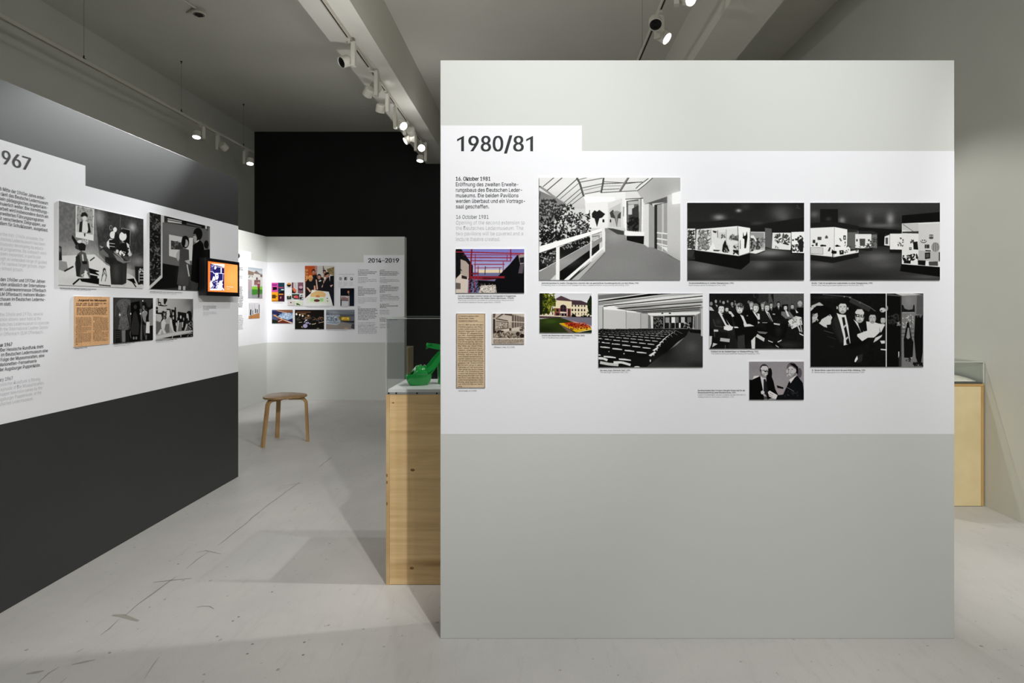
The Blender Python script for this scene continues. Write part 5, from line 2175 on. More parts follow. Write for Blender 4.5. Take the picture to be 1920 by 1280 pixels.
# ---- corner partition
def rect_corner(xa, ya0, ya1, xb, yb0, yb1):
    (u0, va1), (_, va0) = px_corner(xa, ya0), px_corner(xa, ya1)
    (u1, vb1), (_, vb0) = px_corner(xb, yb0), px_corner(xb, yb1)
    return (u0, u1, (va0 + vb0) / 2, (va1 + vb1) / 2)
im = paint([(153, 320), (372, 350), (372, 795), (158, 790)], 62, 60, 'b8c4d0', '''
G b0bcc8 d8dce0 153 320 372 420 v
P 907868 153 370 240 400 240 450 153 440
P 8c7870 240 410 280 375 340 430 340 445 240 420
P d8d8d4 158 440 245 450 245 420 340 440 372 460 372 610 158 620
P 786058 340 430 372 440 372 480 340 470
F 586068 14 165 450 230 480 8
P 805858 250 520 340 520 340 600 250 600
F d8c8c0 10 255 525 335 600 10
E 605058 290 500 14 22
P b8a8b0 158 510 215 520 215 680 158 680
P 8cc83c 215 620 372 620 372 670 215 680
P 3c8c34 215 660 372 665 372 730 215 745
P a8a8b0 158 680 215 660 215 790 158 790
P 989ca0 215 745 372 730 372 795 215 790
P 3c2830 300 600 330 590 335 680 325 785 305 785 305 680
P 8c3040 300 580 335 580 335 640 300 640
E c89888 315 560 10 16
''', 3.2)
photo('photograph', 'colour photo of a person on a lawn before a white building, side partition', fr_corner, rect_corner(464, 500.3, 558.5, 491.2, 504, 559), im.image('lawn_building'), 'photographs on the side partition')
im = paint([(165, 850), (327, 862), (327, 1095), (158, 1090)], 46, 30, 'd8d8dc', '''
P c08850 158 1050 327 1010 327 1095 158 1090
P 343840 185 955 205 950 200 1040 180 1035
P 606c80 218 970 230 965 230 1030 218 1030
P 343840 258 950 272 945 272 1010 258 1010
P 343840 284 960 298 955 298 1010 284 1010
L a8a8b0 5 180 870 185 950
L b0b0b8 5 215 880 220 960
L b0b0b8 5 250 870 255 950
L a0a8b0 4 165 1050 327 1020
L 8c5028 5 195 1040 197 1090
P 7c8088 312 890 327 890 327 1010 315 1010
''', 3.4)
photo('photograph', 'small photo of figures on a wooden floor, below the lawn photo', fr_corner, rect_corner(465, 566.5, 596.3, 486, 568.3, 597), im.image('standing_figures'), 'photographs on the side partition')

# ------------------------------------------------------------------ monitor on the 1967 partition
mY0, mY1, mX = 4.27, 4.745, -2.255
mon = empty('monitor', (-2.314, (mY0 + mY1) / 2, 1.42), 'black framed monitor with an orange screen on the 1967 partition', 'monitor')
mz0, mz1 = Z_(553.5, 4.5) - 0.005, Z_(490.5, 4.5) + 0.012
bm = BM()
box(bm, -2.303, mX, mY0, mY1, mz0, mz1, bev=0.004)
obj('casing', bm, M_BEZEL, mon)
boxobj('wall_bracket', (-2.3149, -2.304, 4.52, 4.70, mz0 + 0.06, mz1 - 0.06), M_BEZEL, mon)
bm = BM()
f = 0.022
for d in ((mX, mX + 0.005, mY0, mY1, mz1 - f, mz1), (mX, mX + 0.005, mY0, mY1, mz0, mz0 + f * 1.3),
          (mX, mX + 0.005, mY0, mY0 + f, mz0 + f * 1.3, mz1 - f), (mX, mX + 0.005, mY1 - f, mY1, mz0 + f * 1.3, mz1 - f)):
    box(bm, *d)
obj('bezel', bm, M_BEZEL, mon)
im = Pic([(142, 190), (955, 290), (955, 1085), (150, 1055)], 200, 150, 'f08040').run('''
G f07838 f8a058 142 190 955 1085 h
S ffb068 0.6 780 650 200 300
P 282460 215 262 592 372 592 1022 215 1022
P f0f0ff 230 262 600 270 592 365 480 330 360 300
F f0f0ff 14 240 270 580 340 22
L 8888c0 7 220 310 320 330
L 8888c0 6 220 340 300 360
L b0b0e0 9 220 380 300 390
L b0b0e0 9 220 440 290 445
E f4f4ff 352 378 28 50 0.3
L f0f0ff 16 218 485 290 495 330 560
L f0f0ff 12 390 350 590 380
L f0f0ff 30 508 380 508 530
L f0f0ff 14 330 540 400 530 590 545
L f0f0ff 12 560 550 555 720
P f0f0ff 350 530 430 540 440 660 400 730 360 700 345 620
E 282460 398 600 14 20
P e8e8ff 300 620 340 640 360 740 300 740 270 720
F f0f0ff 40 230 740 460 1000 26
F 282460 20 240 740 460 1000 20
P f0f0ff 212 780 260 790 300 880 240 960 212 950
P f0f0ff 470 750 560 730 580 800 540 900 592 1000 592 1022 215 1022 215 970 400 980
E 282460 560 800 22 46
F 282460 12 450 880 592 1020 18
''')
scr = slab('screen', fr_left, mY0 + f, mY1 - f, mz0 + f * 1.3, mz1 - f, mX + 2.315 - 0.002, mX + 2.315 + 0.002, print_mat('screen_light', im.image('screen_picture'), 0.25, 1.0), M_BEZEL, mon)
lettering('caption', fr_left, [('Wir im Museum', mY0 + 0.285, mz0 + 0.066, 0.012, 0.10, 0.9, 0.03), ('1967', mY0 + 0.285, mz0 + 0.050, 0.012, 0.045, 0.9, 0.03)],
          mat('screen_lettering', (255, 210, 215), emit=0.6), mon, d=0.0625, res=1)

# ------------------------------------------------------------------ pine plinth with acrylic case
PX0, PX1, PY0, PY1, PT = X_(723.5, 2.98), -0.05, 2.98, 3.42, 0.905
pl = empty('display_plinth', ((PX0 + PX1) / 2, (PY0 + PY1) / 2, 0), 'tall knotty pine display plinth behind the left edge of the 1980/81 partition', 'plinth')
t = 0.018
boxobj('front_panel', (PX0 + t, PX1 - t, PY0 + 0.0015, PY0 + 0.02, 0.002, PT - 0.0), M_PINE, pl)
boxobj('back_panel', (PX0 + t, PX1 - t, PY1 - 0.02, PY1, 0.002, PT), M_PINE, pl)
boxobj('side_panel', (PX0, PX0 + t - 0.0005, PY0, PY1, 0.0, PT), M_PLYEDGE, pl, bev=0.001)
boxobj('side_panel', (PX1 - t + 0.0005, PX1, PY0, PY1, 0.0, PT), M_PLYEDGE, pl, bev=0.001)
boxobj('top_panel', (PX0 + t, PX1 - t, PY0 + 0.02, PY1 - 0.02, PT - 0.02, PT), M_PINE, pl)
def knot(px_, py_, r):
    x, z = X_(px_, PY0), Z_(py_, PY0)
    bm = BM()
    lathe(bm, [(r, 0.0), (r * 0.7, 0.0006), (r * 0.3, 0.0008), (0, 0.0008)], (x, PY0 + 0.0015, z), (0, -1, 0), seg=14)
    bmesh.ops.scale(bm, vec=(1.25, 1, 0.8), verts=bm.verts, space=Matrix.Translation(-Vector((x, PY0, z))))
    obj('knot', bm, M_KNOT, pl)
knot(773.5, 881, 0.0085); knot(772, 1065, 0.0085); knot(737, 755, 0.004)
for py_ in (891, 904, 944):
    x, z = X_(725.5, PY0), Z_(py_, PY0)
    boxobj('ply_void', (x - 0.003, x + 0.003, PY0 - 0.0004, PY0 + 0.001, z - 0.007, z + 0.007), M_KNOT, pl)

cs = empty('acrylic_case', ((PX0 + PX1) / 2, (PY0 + PY1) / 2, PT), 'clear acrylic case on the pine plinth, over the green shoe', 'display case')
CT0 = PT + 0.024
CZ1 = Z_(596, PY0)
w = 0.006
cx0, cx1, cy0, cy1 = PX0 + 0.001, PX1 - 0.001, PY0 + 0.001, PY1 - 0.001
def pane(d, nm='pane'):
    o = boxobj(nm, d, M_CLEAR, cs)
    return o
pane((cx0, cx1, cy0, cy0 + w, PT + 0.001, CZ1 - w))
pane((cx0, cx1, cy1 - w, cy1, PT + 0.001, CZ1 - w))
pane((cx0, cx0 + w, cy0 + w + 2e-4, cy1 - w - 2e-4, PT + 0.001, CZ1 - w))
pane((cx1 - w, cx1, cy0 + w + 2e-4, cy1 - w - 2e-4, PT + 0.001, CZ1 - w))
pane((cx0, cx1, cy0, cy1, CZ1 - w + 2e-4, CZ1))
bm = BM()
e = 0.0016
for a, b in ((cy0, cy0), (cy1, cy1)):
    box(bm, cx0, cx1, a - e, a + e, CZ1 - e * 2, CZ1 + 0.0006)
for a in (cx0, cx1):
    box(bm, a - e, a + e, cy0, cy1, CZ1 - e * 2, CZ1 + 0.0006)
    for b in (cy0, cy1):
        box(bm, a - e, a + e, b - e, b + e, PT + 0.001, CZ1)
obj('polished_edges', bm, M_EDGE, cs)
boxobj('base_plate', (cx0 + w + 1e-3, cx1 - w - 1e-3, cy0 + w + 1e-3, cy1 - w - 1e-3, PT + 0.001, CT0), M_PLATE, cs, bev=0.001)
boxobj('bottom_rail', (cx0 + 0.001, cx1 - 0.001, cy0 - 0.0015, cy0 - 0.0003, PT + 0.001, PT + 0.011), mat('rail_grey', (168, 170, 170), rough=0.3, metal=0.4), cs)
for px_ in (729, 743, 782, 819):
    x = X_(px_, PY0)
    bm = BM()
    lathe(bm, [(0.004, 0), (0.004, 0.002), (0, 0.003)], (x, cy0 - 0.0015, PT + 0.007), (0, -1, 0), seg=10)
    obj('screw', bm, M_OFF, cs)

# ------------------------------------------------------------------ green platform sandal
SY = 3.17
def sx(p): return X_(p, SY)
def sz(p): return Z_(p, SY)
SZ0 = CT0 + 0.0005
tx = sx(763.5)                       # tip of the toe
shoe = empty('platform_sandal', (tx + 0.10, SY, SZ0), 'glossy green peep-toe platform sandal in the acrylic case', 'shoe')
def outline(x):                      # half width of the sole along its length (x from the toe)
    L = 0.235
    s = max(0.0, min(1.0, x / L))
    wv = 0.043 * math.sqrt(max(0, 1 - ((s - 0.30) / 0.31) ** 2)) if s < 0.30 else 0.043 - 0.017 * min(1, (s - 0.30) / 0.35) ** 1.2
    if s > 0.86:
        wv *= math.sqrt(max(0.0, 1 - ((s - 0.86) / 0.15) ** 2))
    return max(wv, 0.002)
def top_z(x):                        # height of the foot bed above the plate
    if x < 0.10:
        return 0.052 + 0.002 * (1 - x / 0.10)
    k = min(1, (x - 0.10) / 0.10)
    k = k * k * (3 - 2 * k)
    return 0.052 + 0.088 * k
def loft(bm, secs, n=16, cap=True):
    rings = []
    for pts in secs:
        rings.append([bm.verts.new(p) for p in pts])
    m = len(rings[0])
    for a, b in zip(rings[:-1], rings[1:]):
        for i in range(m):
            j = (i + 1) % m
            bm.faces.new((a[i], a[j], b[j], b[i]))
    if cap:
        bm.faces.new(rings[0]); bm.faces.new(rings[-1])
    return bm
# platform block: a tapered tub, narrower at the ground
bm = BM()
secs = []
NP = 36
for h, k, sh in ((0.0, 0.70, 0.013), (0.006, 0.80, 0.009), (0.022, 0.93, 0.004), (0.040, 1.0, 0.0), (0.0455, 1.0, 0.0)):
    ring = []
    for i in range(NP):
        a = 2 * PI * i / NP
        x = 0.064 - 0.064 * math.cos(a)
        y = 0.043 * math.copysign(abs(math.sin(a)) ** 0.8, math.sin(a))
        xx = 0.064 + (x - 0.064) * k
        ring.append(Vector((tx + xx, SY + y * k, SZ0 + h)))
    secs.append(ring)
loft(bm, secs)
obj('platform', bm, M_GREEN, shoe, smooth=True)
bm = BM()
ring0 = [Vector((tx + 0.064 + (p.x - tx - 0.064) * 1.03, SY + (p.y - SY) * 1.04, SZ0 + 0.0457)) for p in secs[-1]]
loft(bm, [ring0, [p + Vector((0, 0, 0.005)) for p in ring0]])
obj('welt', bm, M_GREEN, shoe, smooth=True)
bm = BM()
loft(bm, [[p + Vector((0, 0, -0.0003)) for p in secs[0]], [Vector((p.x, p.y, SZ0 + 0.0012)) for p in secs[0]]])
obj('outsole', bm, M_SOLE, shoe)
# insole rising to the heel
bm = BM()
secs = []
for i in range(22):
    x = 0.004 + 0.228 * i / 21
    hw = outline(x) * 0.95
    z = SZ0 + top_z(x)
    secs.append([Vector((tx + x, SY - hw, z)), Vector((tx + x, SY + hw, z)), Vector((tx + x, SY + hw, z - 0.006)), Vector((tx + x, SY - hw, z - 0.006))])
loft(bm, secs)
obj('insole', bm, M_GREEN, shoe, smooth=True)
# vamp: arch over the toes, open at the tip
bm = BM()
grid = []
for i in range(12):
    s = i / 11
    x = 0.020 + 0.082 * s
    hgt = 0.016 + 0.034 * min(1.0, s / 0.38) ** 0.6 - 0.010 * max(0.0, s - 0.4)
    hw = outline(x) * 1.03
    row = []
    for j in range(15):
        a = PI * j / 14
        lean = (0.018 * math.sin(a)) * (1 - s) - 0.012 * math.sin(a) * s
        row.append(Vector((tx + x + lean, SY - hw * math.cos(a), SZ0 + 0.050 + hgt * math.sin(a) ** 0.75)))
    grid.append(row)
V = [[bm.verts.new(p) for p in r] for r in grid]
for a, b in zip(V[:-1], V[1:]):
    for j in range(14):
        bm.faces.new((a[j], a[j + 1], b[j + 1], b[j]))
vamp = obj('vamp', bm, M_GREEN, shoe, smooth=True)
sm = vamp.modifiers.new('thickness', 'SOLIDIFY')
sm.thickness = 0.003
sm.offset = -1
# pleat folds on the vamp
bm = BM()
for s0 in (0.25, 0.5, 0.75):
    pts = []
    for j in range(2, 13):
        a = PI * j / 14
        x = 0.020 + 0.082 * (s0 + 0.12 * math.sin(a))
        hgt = 0.016 + 0.034 * min(1.0, s0 / 0.38) ** 0.6 - 0.010 * max(0.0, s0 - 0.4)
        pts.append((tx + x + 0.004, SY - outline(x) * 1.03 * math.cos(a), SZ0 + 0.0515 + hgt * math.sin(a) ** 0.75))
    tube(bm, pts, 0.002, 6)
obj('pleats', bm, M_GREEN, shoe, smooth=True)
# block heel
bm = BM()
secs = []
for h, k, off in ((0.0, 0.78, -0.004), (0.004, 0.8, -0.004), (0.05, 0.86, -0.003), (0.095, 0.98, 0.0), (0.128, 1.10, 0.002), (0.134, 1.12, 0.002)):
    ring = []
    for i in range(24):
        a = 2 * PI * i / 24
        ring.append(Vector((tx + 0.195 + off + 0.033 * k * math.copysign(abs(math.cos(a)) ** 0.6, math.cos(a)), SY + 0.027 * k * math.copysign(abs(math.sin(a)) ** 0.7, math.sin(a)), SZ0 + h)))
    secs.append(ring)
loft(bm, secs)
obj('heel', bm, M_GREEN, shoe, smooth=True)
# quarter strap from the vamp to the heel cup, and the ankle strap
def ribbon3(name, pts, wd, th=0.003, m=M_GREEN, up=(0, 0, 1), taper=None):
    bm = BM()
    sweep(bm, pts, [(-th / 2, -wd / 2), (th / 2, -wd / 2), (th / 2, wd / 2), (-th / 2, wd / 2)], up, taper=taper)
    return obj(name, bm, m, shoe, smooth=True)
ZZ = SZ0
for sgn in (-1, 1):
    ribbon3('side_strap', [(tx + 0.098, SY + sgn * 0.034, ZZ + 0.072), (tx + 0.125, SY + sgn * 0.033, ZZ + 0.088), (tx + 0.15, SY + sgn * 0.031, ZZ + 0.12),
                           (tx + 0.18, SY + sgn * 0.029, ZZ + 0.152), (tx + 0.205, SY + sgn * 0.026, ZZ + 0.160)], 0.024)
pts = []
for i in range(25):
    a = 2 * PI * i / 24
    pts.append((tx + 0.163 + 0.052 * math.cos(a), SY + 0.033 * math.sin(a), ZZ + 0.188 - 0.012 * math.cos(a) - 0.006 * math.sin(a)))
ribbon3('ankle_strap', pts, 0.016)
bm = BM()
secs = []
for i in range(9):
    a = -PI / 2 + PI * i / 8
    secs.append([Vector((tx + 0.198 + r * math.cos(a) * 1.2, SY + r * math.sin(a), ZZ + z)) for r, z in ((0.028, 0.134), (0.030, 0.134), (0.027, 0.198), (0.025, 0.198))])
loft(bm, secs)
obj('heel_cup', bm, M_GREEN, shoe, smooth=True)
ribbon3('loose_strap_end', [(tx + 0.112, SY - 0.012, ZZ + 0.192), (tx + 0.100, SY - 0.028, ZZ + 0.205), (tx + 0.094, SY - 0.036, ZZ + 0.200), (tx + 0.098, SY - 0.034, ZZ + 0.182)], 0.016)
bm = BM()
bk = Vector((tx + 0.19, SY - 0.036, ZZ + 0.186))
tube(bm, [bk + Vector((dx, 0, dz)) for dx, dz in ((-.008, -.01), (.008, -.01), (.008, .01), (-.008, .01), (-.008, -.01))], 0.0013, 6, up=(0, 1, 0))
obj('buckle', bm, M_STEEL, shoe)

shoe.rotation_euler.z = math.radians(25)
shoe.location.x -= 0.006

# ------------------------------------------------------------------ birch plinth by the right wall
RY0, RX1 = 4.145, 2.958
RX0, RY1, RT = 2.33, 4.62, Z_(719.5, 4.145)
pr = empty('display_plinth', ((RX0 + RX1) / 2, (RY0 + RY1) / 2, 0), 'pale birch plywood display plinth against the right wall', 'plinth')
boxobj('front_panel', (RX0 + t, RX1 - t, RY0 + 0.001, RY0 + 0.018, 0.003, RT - 0.018), M_BIRCH, pr)
boxobj('side_panel', (RX1 - t + 4e-4, RX1, RY0, RY1, 0.003, RT - 0.0185), M_BIRCHE, pr)
boxobj('side_panel', (RX0, RX0 + t - 4e-4, RY0, RY1, 0.003, RT - 0.0185), M_BIRCHE, pr)
boxobj('top_panel', (RX0, RX1, RY0, RY1, RT - 0.0175, RT), M_BIRCHE, pr)
boxobj('back_panel', (RX0 + t, RX1 - t, RY1 - 0.018, RY1 - 0.0005, 0.003, RT - 0.018), M_BIRCH, pr)
c2 = empty('acrylic_case', ((RX0 + RX1) / 2, (RY0 + RY1) / 2, RT), 'low clear acrylic case on the birch plinth by the right wall', 'display case')
RC1 = Z_(678, 4.145)
bz = RT + 0.010
boxobj('dark_base', (RX0 + 0.004, RX1 - 0.006, RY0 + 0.004, RY1 - 0.004, RT + 0.0005, bz), mat('case_base_grey', (84, 86, 82), rough=0.5), c2)
a0, a1, b0, b1 = RX0 + 0.002, RX1 - 0.001, RY0 + 0.002, RY1 - 0.002
for d in ((a0, a1, b0, b0 + .005, bz + .0005, RC1 - .0052), (a0, a1, b1 - .005, b1, bz + .0005, RC1 - .0052), (a0, a0 + .005, b0 + .0052, b1 - .0052, bz + .0005, RC1 - .0052), (a1 - .005, a1, b0 + .0052, b1 - .0052, bz + .0005, RC1 - .0052), (a0, a1, b0, b1, RC1 - .005, RC1)):
    boxobj('pane', d, M_CLEAR, c2)
bm = BM()
e = 0.002
for y in (b0, b1):
    box(bm, a0, a1, y - e, y + e, RC1 - e * 2, RC1 + 0.0006)
for x in (a0, a1):
    box(bm, x - e, x + e, b0, b1, RC1 - e * 2, RC1 + 0.0006)
    for y in (b0, b1):
        box(bm, x - e, x + e, y - e, y + e, bz, RC1)
obj('polished_edges', bm, mat('acrylic_edge_pale', (214, 216, 208), rough=0.25, spec=0.6), c2)
# slightly wavy pale sheet lying in the case
bm = BM()
G = [[None] * 9 for _ in range(13)]
for i in range(13):
    for j in range(9):
        x = RX0 + 0.03 + (RX1 - RX0 - 0.06) * i / 12
        y = RY0 + 0.03 + (RY1 - RY0 - 0.06) * j / 8
        z = bz + 0.004 + 0.09 * (j / 8) * (1 - 0.55 * i / 12) + 0.008 * math.sin(i * 1.1) * math.sin(j * 0.8)
        G[i][j] = bm.verts.new((x, y, z))
for i in range(12):
    for j in range(8):
        bm.faces.new((G[i][j], G[i + 1][j], G[i + 1][j + 1], G[i][j + 1]))
sh_ = obj('paper_sheet', bm, M_PAPER, None, ((RX0 + RX1) / 2, RY0 + 0.2, bz), smooth=True)
sm = sh_.modifiers.new('thickness', 'SOLIDIFY')
sm.thickness = 0.002
tag(sh_, 'large pale curved sheet lying in the low acrylic case by the right wall', 'paper')

# plinth half hidden behind the far partition
fx0, fx1, fy0 = -2.30, X_(765.2, 9.3), 9.3
zt = Z_(651.5, 9.3)
fp = empty('display_plinth', ((fx0 + fx1) / 2, fy0 + 0.2, 0), 'wooden plinth peeking out behind the right end of the 2014–2019 partition', 'plinth')
boxobj('body', (fx0, fx1, fy0, fy0 + 0.4, 0, zt - 0.012), mat('distant_wood', (196, 178, 140), rough=0.6, mott=0.05), fp)
boxobj('top_panel', (fx0 - .002, fx1 + .002, fy0 - .002, fy0 + 0.4, zt - 0.0118, zt), mat('distant_wood_top', (222, 212, 186), rough=0.6), fp)

# ------------------------------------------------------------------ three legged stool
sc_ = Vector((-2.455, 6.10, 0))
stool = empty('stool', sc_, 'low wooden stool with rounded triangular seat and three bent legs, on the open floor', 'stool')
feet = [Vector((-2.567, 5.853, 0)), Vector((-2.224, 6.128, 0)), Vector((-2.616, 6.312, 0))]
SH = 0.458
bm = BM()
secs = []
dirs = [math.atan2(p.y - sc_.y, p.x - sc_.x) for p in feet]
def seat_r(a):
    r = 0.0
    for d in dirs:
        r = max(r, math.cos(a - d))
    return 0.172 + 0.040 * (max(0, r) ** 3)
for h, k in ((0.0, 0.965), (0.004, 0.995), (0.014, 1.0), (0.0195, 0.99), (0.022, 0.96)):
    secs.append([Vector((sc_.x + seat_r(2 * PI * i / 60) * k * math.cos(2 * PI * i / 60), sc_.y + seat_r(2 * PI * i / 60) * k * math.sin(2 * PI * i / 60), SH - 0.022 + h)) for i in range(60)])
loft(bm, secs)
obj('seat', bm, M_STOOL, stool, smooth=True)
for i, p in enumerate(feet):
    d = Vector((p.x - sc_.x, p.y - sc_.y, 0)).normalized()
    rf = (Vector((p.x, p.y, 0)) - sc_).length - 0.012
    zt_ = SH - 0.022 - 0.0125
    pts = [sc_ + d * 0.045 + Vector((0, 0, zt_)), sc_ + d * 0.10 + Vector((0, 0, zt_)), sc_ + d * 0.145 + Vector((0, 0, zt_))]
    rr = 0.055
    for k in range(1, 9):
        a = (PI / 2 - 0.06) * k / 8
        pts.append(sc_ + d * (0.150 + rr * math.sin(a)) + Vector((0, 0, zt_ - rr * (1 - math.cos(a)))))
    q = pts[-1]
    end = sc_ + d * rf
    for k in (0.25, 0.5, 0.75, 1.0):
        pts.append(q.lerp(Vector((end.x, end.y, 0.0)), k))
    bm = BM()
    side = Vector((-d.y, d.x, 0))
    n = len(pts)
    prev = None
    rings = []
    for i2, q in enumerate(pts):
        tt = (pts[min(i2 + 1, n - 1)] - pts[max(i2 - 1, 0)]).normalized()
        nn = side.cross(tt).normalized()
        wd = 0.024 - 0.006 * i2 / (n - 1)
        th = 0.0115
        rings.append([bm.verts.new(q + side * a * wd + nn * b * th) for a, b in ((-1, -.8), (-.85, -1), (.85, -1), (1, -.8), (1, .8), (.85, 1), (-.85, 1), (-1, .8))])
    for a, b in zip(rings[:-1], rings[1:]):
        for j in range(8):
            bm.faces.new((a[j], a[(j + 1) % 8], b[(j + 1) % 8], b[j]))
    bm.faces.new(rings[0]); bm.faces.new(rings[-1])
    leg = obj('leg', bm, M_STOOLL, stool, smooth=True)
    for u_ in (0.075, 0.125):
        c = sc_ + d * u_ + Vector((0, 0, zt_ - 0.0115))
        b_ = BM()
        lathe(b_, [(0.005, 0), (0.004, 0.0025), (0, 0.003)], c, (0, 0, -1), seg=8)
        obj('screw', b_, M_OFF, leg)

# ------------------------------------------------------------------ lighting tracks and their spots
def track(x, y0, y1, ztop, label, hung, wires=()):
    root = empty('lighting_track', (x, (y0 + y1) / 2, ztop), label, 'lighting track', 'ceiling lighting tracks')
    bm = BM()
    box(bm, x - 0.017, x - 0.0085, y0, y1, ztop - 0.034, ztop)
    box(bm, x + 0.0085, x + 0.017, y0, y1, ztop - 0.034, ztop)
    box(bm, x - 0.0085, x + 0.0085, y0, y1, ztop - 0.006, ztop)
    box(bm, x - 0.017, x + 0.017, y1, y1 + 0.012, ztop - 0.034, ztop)
    obj('rail', bm, M_TRACK, root)
    boxobj('conductor_slot', (x - 0.008, x + 0.008, y0, y1, ztop - 0.026, ztop - 0.007), M_SLOT, root)
    for y in wires:
        b_ = BM()
        tube(b_, [(x, y, ztop + 0.018), (x, y, ZC - 0.004)], 0.0016, 6, up=(0, 1, 0))
        obj('cable', b_, M_STEEL, root)
        b_ = BM()
        box(b_, x - 0.012, x + 0.012, y - 0.012, y + 0.012, ztop + 0.0005, ztop + 0.012, bev=0.002)
        lathe(b_, [(0.0065, 0.0), (0.0065, 0.022), (0.003, 0.03)], (x, y, ztop + 0.012), seg=10)
        obj('cable_clamp', b_, M_OFF, root)
        b_ = BM()
        lathe(b_, [(0.013, 0.0), (0.013, 0.006), (0.005, 0.012), (0.005, 0.03)], (x, y, ZC - 0.0005), (0, 0, -1), seg=12)
        obj('ceiling_anchor', b_, M_OFF, root)
    return root
track(-4.37, 0.0, 9.62, 3.70, 'white lighting track hung on thin cables along the left wall', True, (2.73, 4.39, 6.05, 7.71, 9.35))
track(-1.705, -1.5, 9.75, ZB - 0.0008, 'white lighting track fixed under the middle ceiling beam, with seven spots', False)
track(0.985, -1.5, 7.6, 3.70, 'white lighting track hung on cables above the 1980/81 partition', True, (0.95, 2.6, 4.2, 5.84))
for o in bpy.data.objects:
    if o.get('group') == 'ceiling lighting tracks':
        del o['group']
b_ = BM()
box(b_, -4.392, -4.348, 5.06, 5.16, 3.667, 3.7015, bev=0.002)
obj('joint', b_, M_TRACK, [o for o in bpy.data.objects if o.name == 'lighting_track'][0])


def overhead_spot(tx_, ty, tz, hx, hz, hy, aim, lit, label, group, watts=0, angle=55, r=0.052, L=0.085, target=None):
    """a driver box hanging from the track with a drum head on a pivot"""
    root = empty('track_spotlight', (tx_, ty, tz), label, 'spotlight', group)
    H = Vector((hx, hy, hz))
    aim = Vector(aim).normalized()
    boxobj('adapter', (tx_ - 0.014, tx_ + 0.014, ty - 0.05, ty + 0.05, tz - 0.012, tz + 0.008), M_LAMPW, root, bev=0.002)
    # driver box next to the head
    side = 1 if hx <= tx_ else -1
    hxy = Vector((hx - tx_, hy - ty, 0))
    dn = hxy.normalized() if hxy.length > 0.01 else Vector((-1, 0, 0))
    dc = H - Vector((dn.x, dn.y, 0)) * (r + 0.028)
    dc.z = (tz - 0.02 + hz - 0.02) / 2
    zlo, zhi = hz - 0.045, tz - 0.022
    ang = math.atan2(dn.y, dn.x)
    rot = Matrix.Rotation(ang, 3, 'Z')
    b_ = BM()
    lathe(b_, [(0.016, 0), (0.016, 0.02), (0.012, 0.03)], (dc.x, dc.y, tz - 0.008), (0, 0, -1), seg=12)
    v = Vector((tx_ - dc.x, ty - dc.y, 0))
    if v.length > 0.012:
        m_ = Vector(((tx_ + dc.x) / 2, (ty + dc.y) / 2, tz - 0.017))
        box(b_, m_.x - v.length / 2 - 0.01, m_.x + v.length / 2 + 0.01, m_.y - 0.011, m_.y + 0.011, m_.z - 0.006, m_.z + 0.004, rot=Matrix.Rotation(math.atan2(v.y, v.x), 3, 'Z'))
    obj('stem', b_, M_LAMPW, root)
    b_ = BM()
    box(b_, dc.x - 0.019, dc.x + 0.019, dc.y - 0.031, dc.y + 0.031, zlo, zhi, bev=0.003, rot=rot)
    obj('driver_box', b_, M_LAMPW, root)
    b_ = BM()
    lathe(b_, [(0.010, 0), (0.010, 0.045)], Vector((dc.x, dc.y, hz)), (dn.x, dn.y, 0), seg=12)
    obj('pivot', b_, M_LAMPW, root)
    b_ = BM()
    base = H - aim * (L / 2)
    lathe(b_, [(0, 0), (r * 0.86, 0.0), (r * 0.95, 0.006), (r, 0.014), (r, L), (r * 0.93, L), (r * 0.90, L - 0.012), (0, L - 0.014)], base, aim, seg=32, cap=False)
    head = obj('head', b_, M_LAMPW, root, smooth=True)
    b_ = BM()
    lathe(b_, [(r * 0.89, L - 0.0125), (r * 0.89, L - 0.010), (0.0, L - 0.009)], base, aim, seg=28)
    obj('lens', b_, M_LENS if lit else M_OFF, head)
    if not lit:
        for rr_ in (0.3, 0.6):
            b_ = BM()
            lathe(b_, [(r * rr_, L - 0.009), (r * rr_ + 0.001, L - 0.009), (r * rr_ + 0.001, L - 0.002), (r * rr_, L - 0.002)], base, aim, seg=24, cap=False)
            obj('louvre_ring', b_, M_OFF, head)
    if lit and watts:
        p = H + aim * (L / 2 + 0.012)
        spot('spot_beam', p, target if target else p + aim, watts, angle, 0.5, radius=0.03)
    return root
GM, GL_, GRr = 'spots on the middle lighting track', 'spots on the left lighting track', 'spots on the right lighting track'
zt = ZB - 0.034
def hd_(px_, py_, Y):
    return (X_(px_, Y), Z_(py_, Y))
def mid(Y, px_, py_, aim, lit, label, dy=0.0, **k):
    x, z = hd_(px_, py_, Y + dy)
    overhead_spot(-1.705, Y, zt, x, z, Y + dy, aim, lit, label, GM, **k)
mid(5.71, 646.5, 115, (-0.62, -0.62, -0.5), False, 'unlit white spot with black front, nearest on the middle track')
mid(6.42, 691, 172, (-0.55, 0.55, -0.6), True, 'white spot turned away, second from the camera on the middle track', watts=200, angle=50, target=(-3.8, 7.8, 1.2))
mid(6.72, 703, 165, (0.35, 0.8, -0.25), True, 'white spot tilted close to the rail, third from the camera on the middle track', dy=0.05, watts=6, angle=60, target=(-0.6, 8.6, 0.3))
mid(7.11, 713.5, 203, (-0.3, 0.45, -0.9), True, 'white drum spot pointing down and away, fourth from the camera on the middle track', watts=26, angle=50, target=(-3.3, 8.72, 1.5))
mid(7.57, 753.5, 234, (0.62, -0.55, -0.55), True, 'lit white spot turned to the right, fifth from the camera on the middle track', watts=5, angle=60)
mid(8.29, 770, 247, (0.2, 0.9, -0.35), True, 'white spot turned to the back wall, sixth from the camera on the middle track', watts=0)
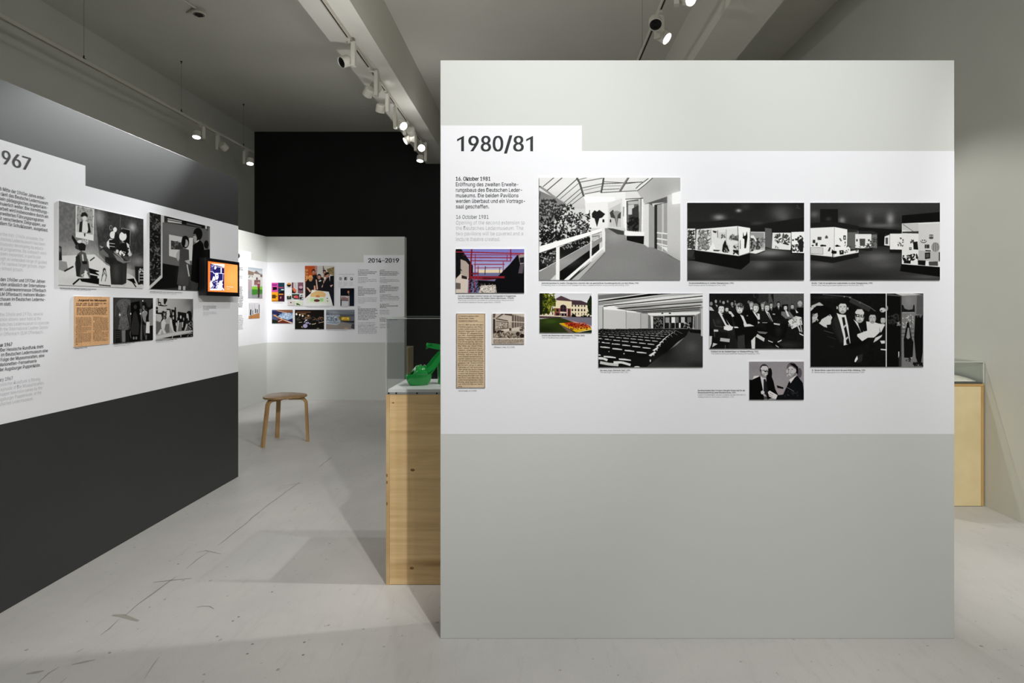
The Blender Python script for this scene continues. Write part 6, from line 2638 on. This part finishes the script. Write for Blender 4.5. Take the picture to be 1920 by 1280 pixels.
mid(8.42, 764.5, 262, (-0.75, -0.35, -0.55), True, 'lit white spot turned to the left, just under the sixth on the middle track', dy=0.02, watts=5, angle=60)
mid(8.84, 790, 277, (0.22, -0.86, -0.30), True, 'brightly lit spot facing the camera, near the far end of the middle track', watts=5, angle=60)
mid(9.25, 788, 297, (-0.05, -0.25, -0.95), True, 'lit spot pointing straight down, at the far end of the middle track', watts=5, angle=60)
def left(Y, px_, py_, aim, lit, label, dy=0.0, **k):
    x, z = hd_(px_, py_, Y + dy)
    overhead_spot(-4.37, Y, 3.666, x, z, Y + dy, aim, lit, label, GL_, **k)
left(8.15, 369, 252, (0.05, -0.28, -0.95), True, 'lit white spot pointing down, first of three on the left track', dy=-0.02, watts=5, angle=60)
left(8.59, 419.5, 275, (0.35, 0.8, -0.55), True, 'white spot turned away from the camera, middle of three on the left track', watts=0)
left(9.45, 469, 302.5, (0.1, -0.3, -0.95), True, 'lit white spot at the end of the left track beside the black wall', watts=5, angle=60)
def right(Y, px_, py_, aim, lit, label, dy=0.0, **k):
    x, z = hd_(px_, py_, Y + dy)
    overhead_spot(0.985, Y, 3.666, x, z, Y + dy, aim, lit, label, GRr, **k)
right(5.02, 1229, 42, (-0.08, -0.62, -0.75), False, 'unlit white spot with black front above the 1980/81 partition', dy=-0.06)
right(5.16, 1244, 68, (0.62, -0.36, -0.62), True, 'lit white spot hanging just below the black fronted one above the 1980/81 partition', dy=0.08, watts=118, angle=56, target=(2.96, 3.8, 0.5))
right(4.72, 1289, -3, (0.45, -0.72, -0.5), True, 'brightly lit spot cut by the top edge of the picture, upper right', dy=-0.03, watts=6, angle=70)

# ------------------------------------------------------------------ ceiling detector
DY = 6.36
dx = X_(373, DY)
det = empty('smoke_detector', (dx, DY, ZC), 'round white ceiling detector with dark ribbed centre on a small conduit', 'detector')
b_ = BM()
lathe(b_, [(0.045, 0), (0.045, 0.02), (0.068, 0.03), (0.070, 0.045), (0.060, 0.052), (0, 0.053)], (dx, DY, ZC - 0.0005), (0, 0, -1), seg=32)
obj('housing', b_, M_LAMPW, det, smooth=True)
for rr_, hh in ((0.052, 0.054), (0.041, 0.060), (0.030, 0.066), (0.018, 0.072)):
    b_ = BM()
    lathe(b_, [(rr_, hh - 0.006), (rr_, hh), (rr_ - 0.006, hh + 0.001), (rr_ - 0.006, hh - 0.006)], (dx, DY, ZC), (0, 0, -1), seg=28)
    obj('grille_ring', b_, mat('detector_grille', (58, 57, 52), rough=0.5), det, smooth=True)
b_ = BM()
tube(b_, [(dx, DY - 0.04, ZC - 0.014), (dx - 0.05, DY - 0.35, ZC - 0.014)], 0.011, 10)
tube(b_, [(dx - 0.04, DY - 0.02, ZC - 0.014), (dx - 0.15, DY + 0.05, ZC - 0.014)], 0.009, 10)
obj('conduit', b_, M_LAMPW, det, smooth=True)
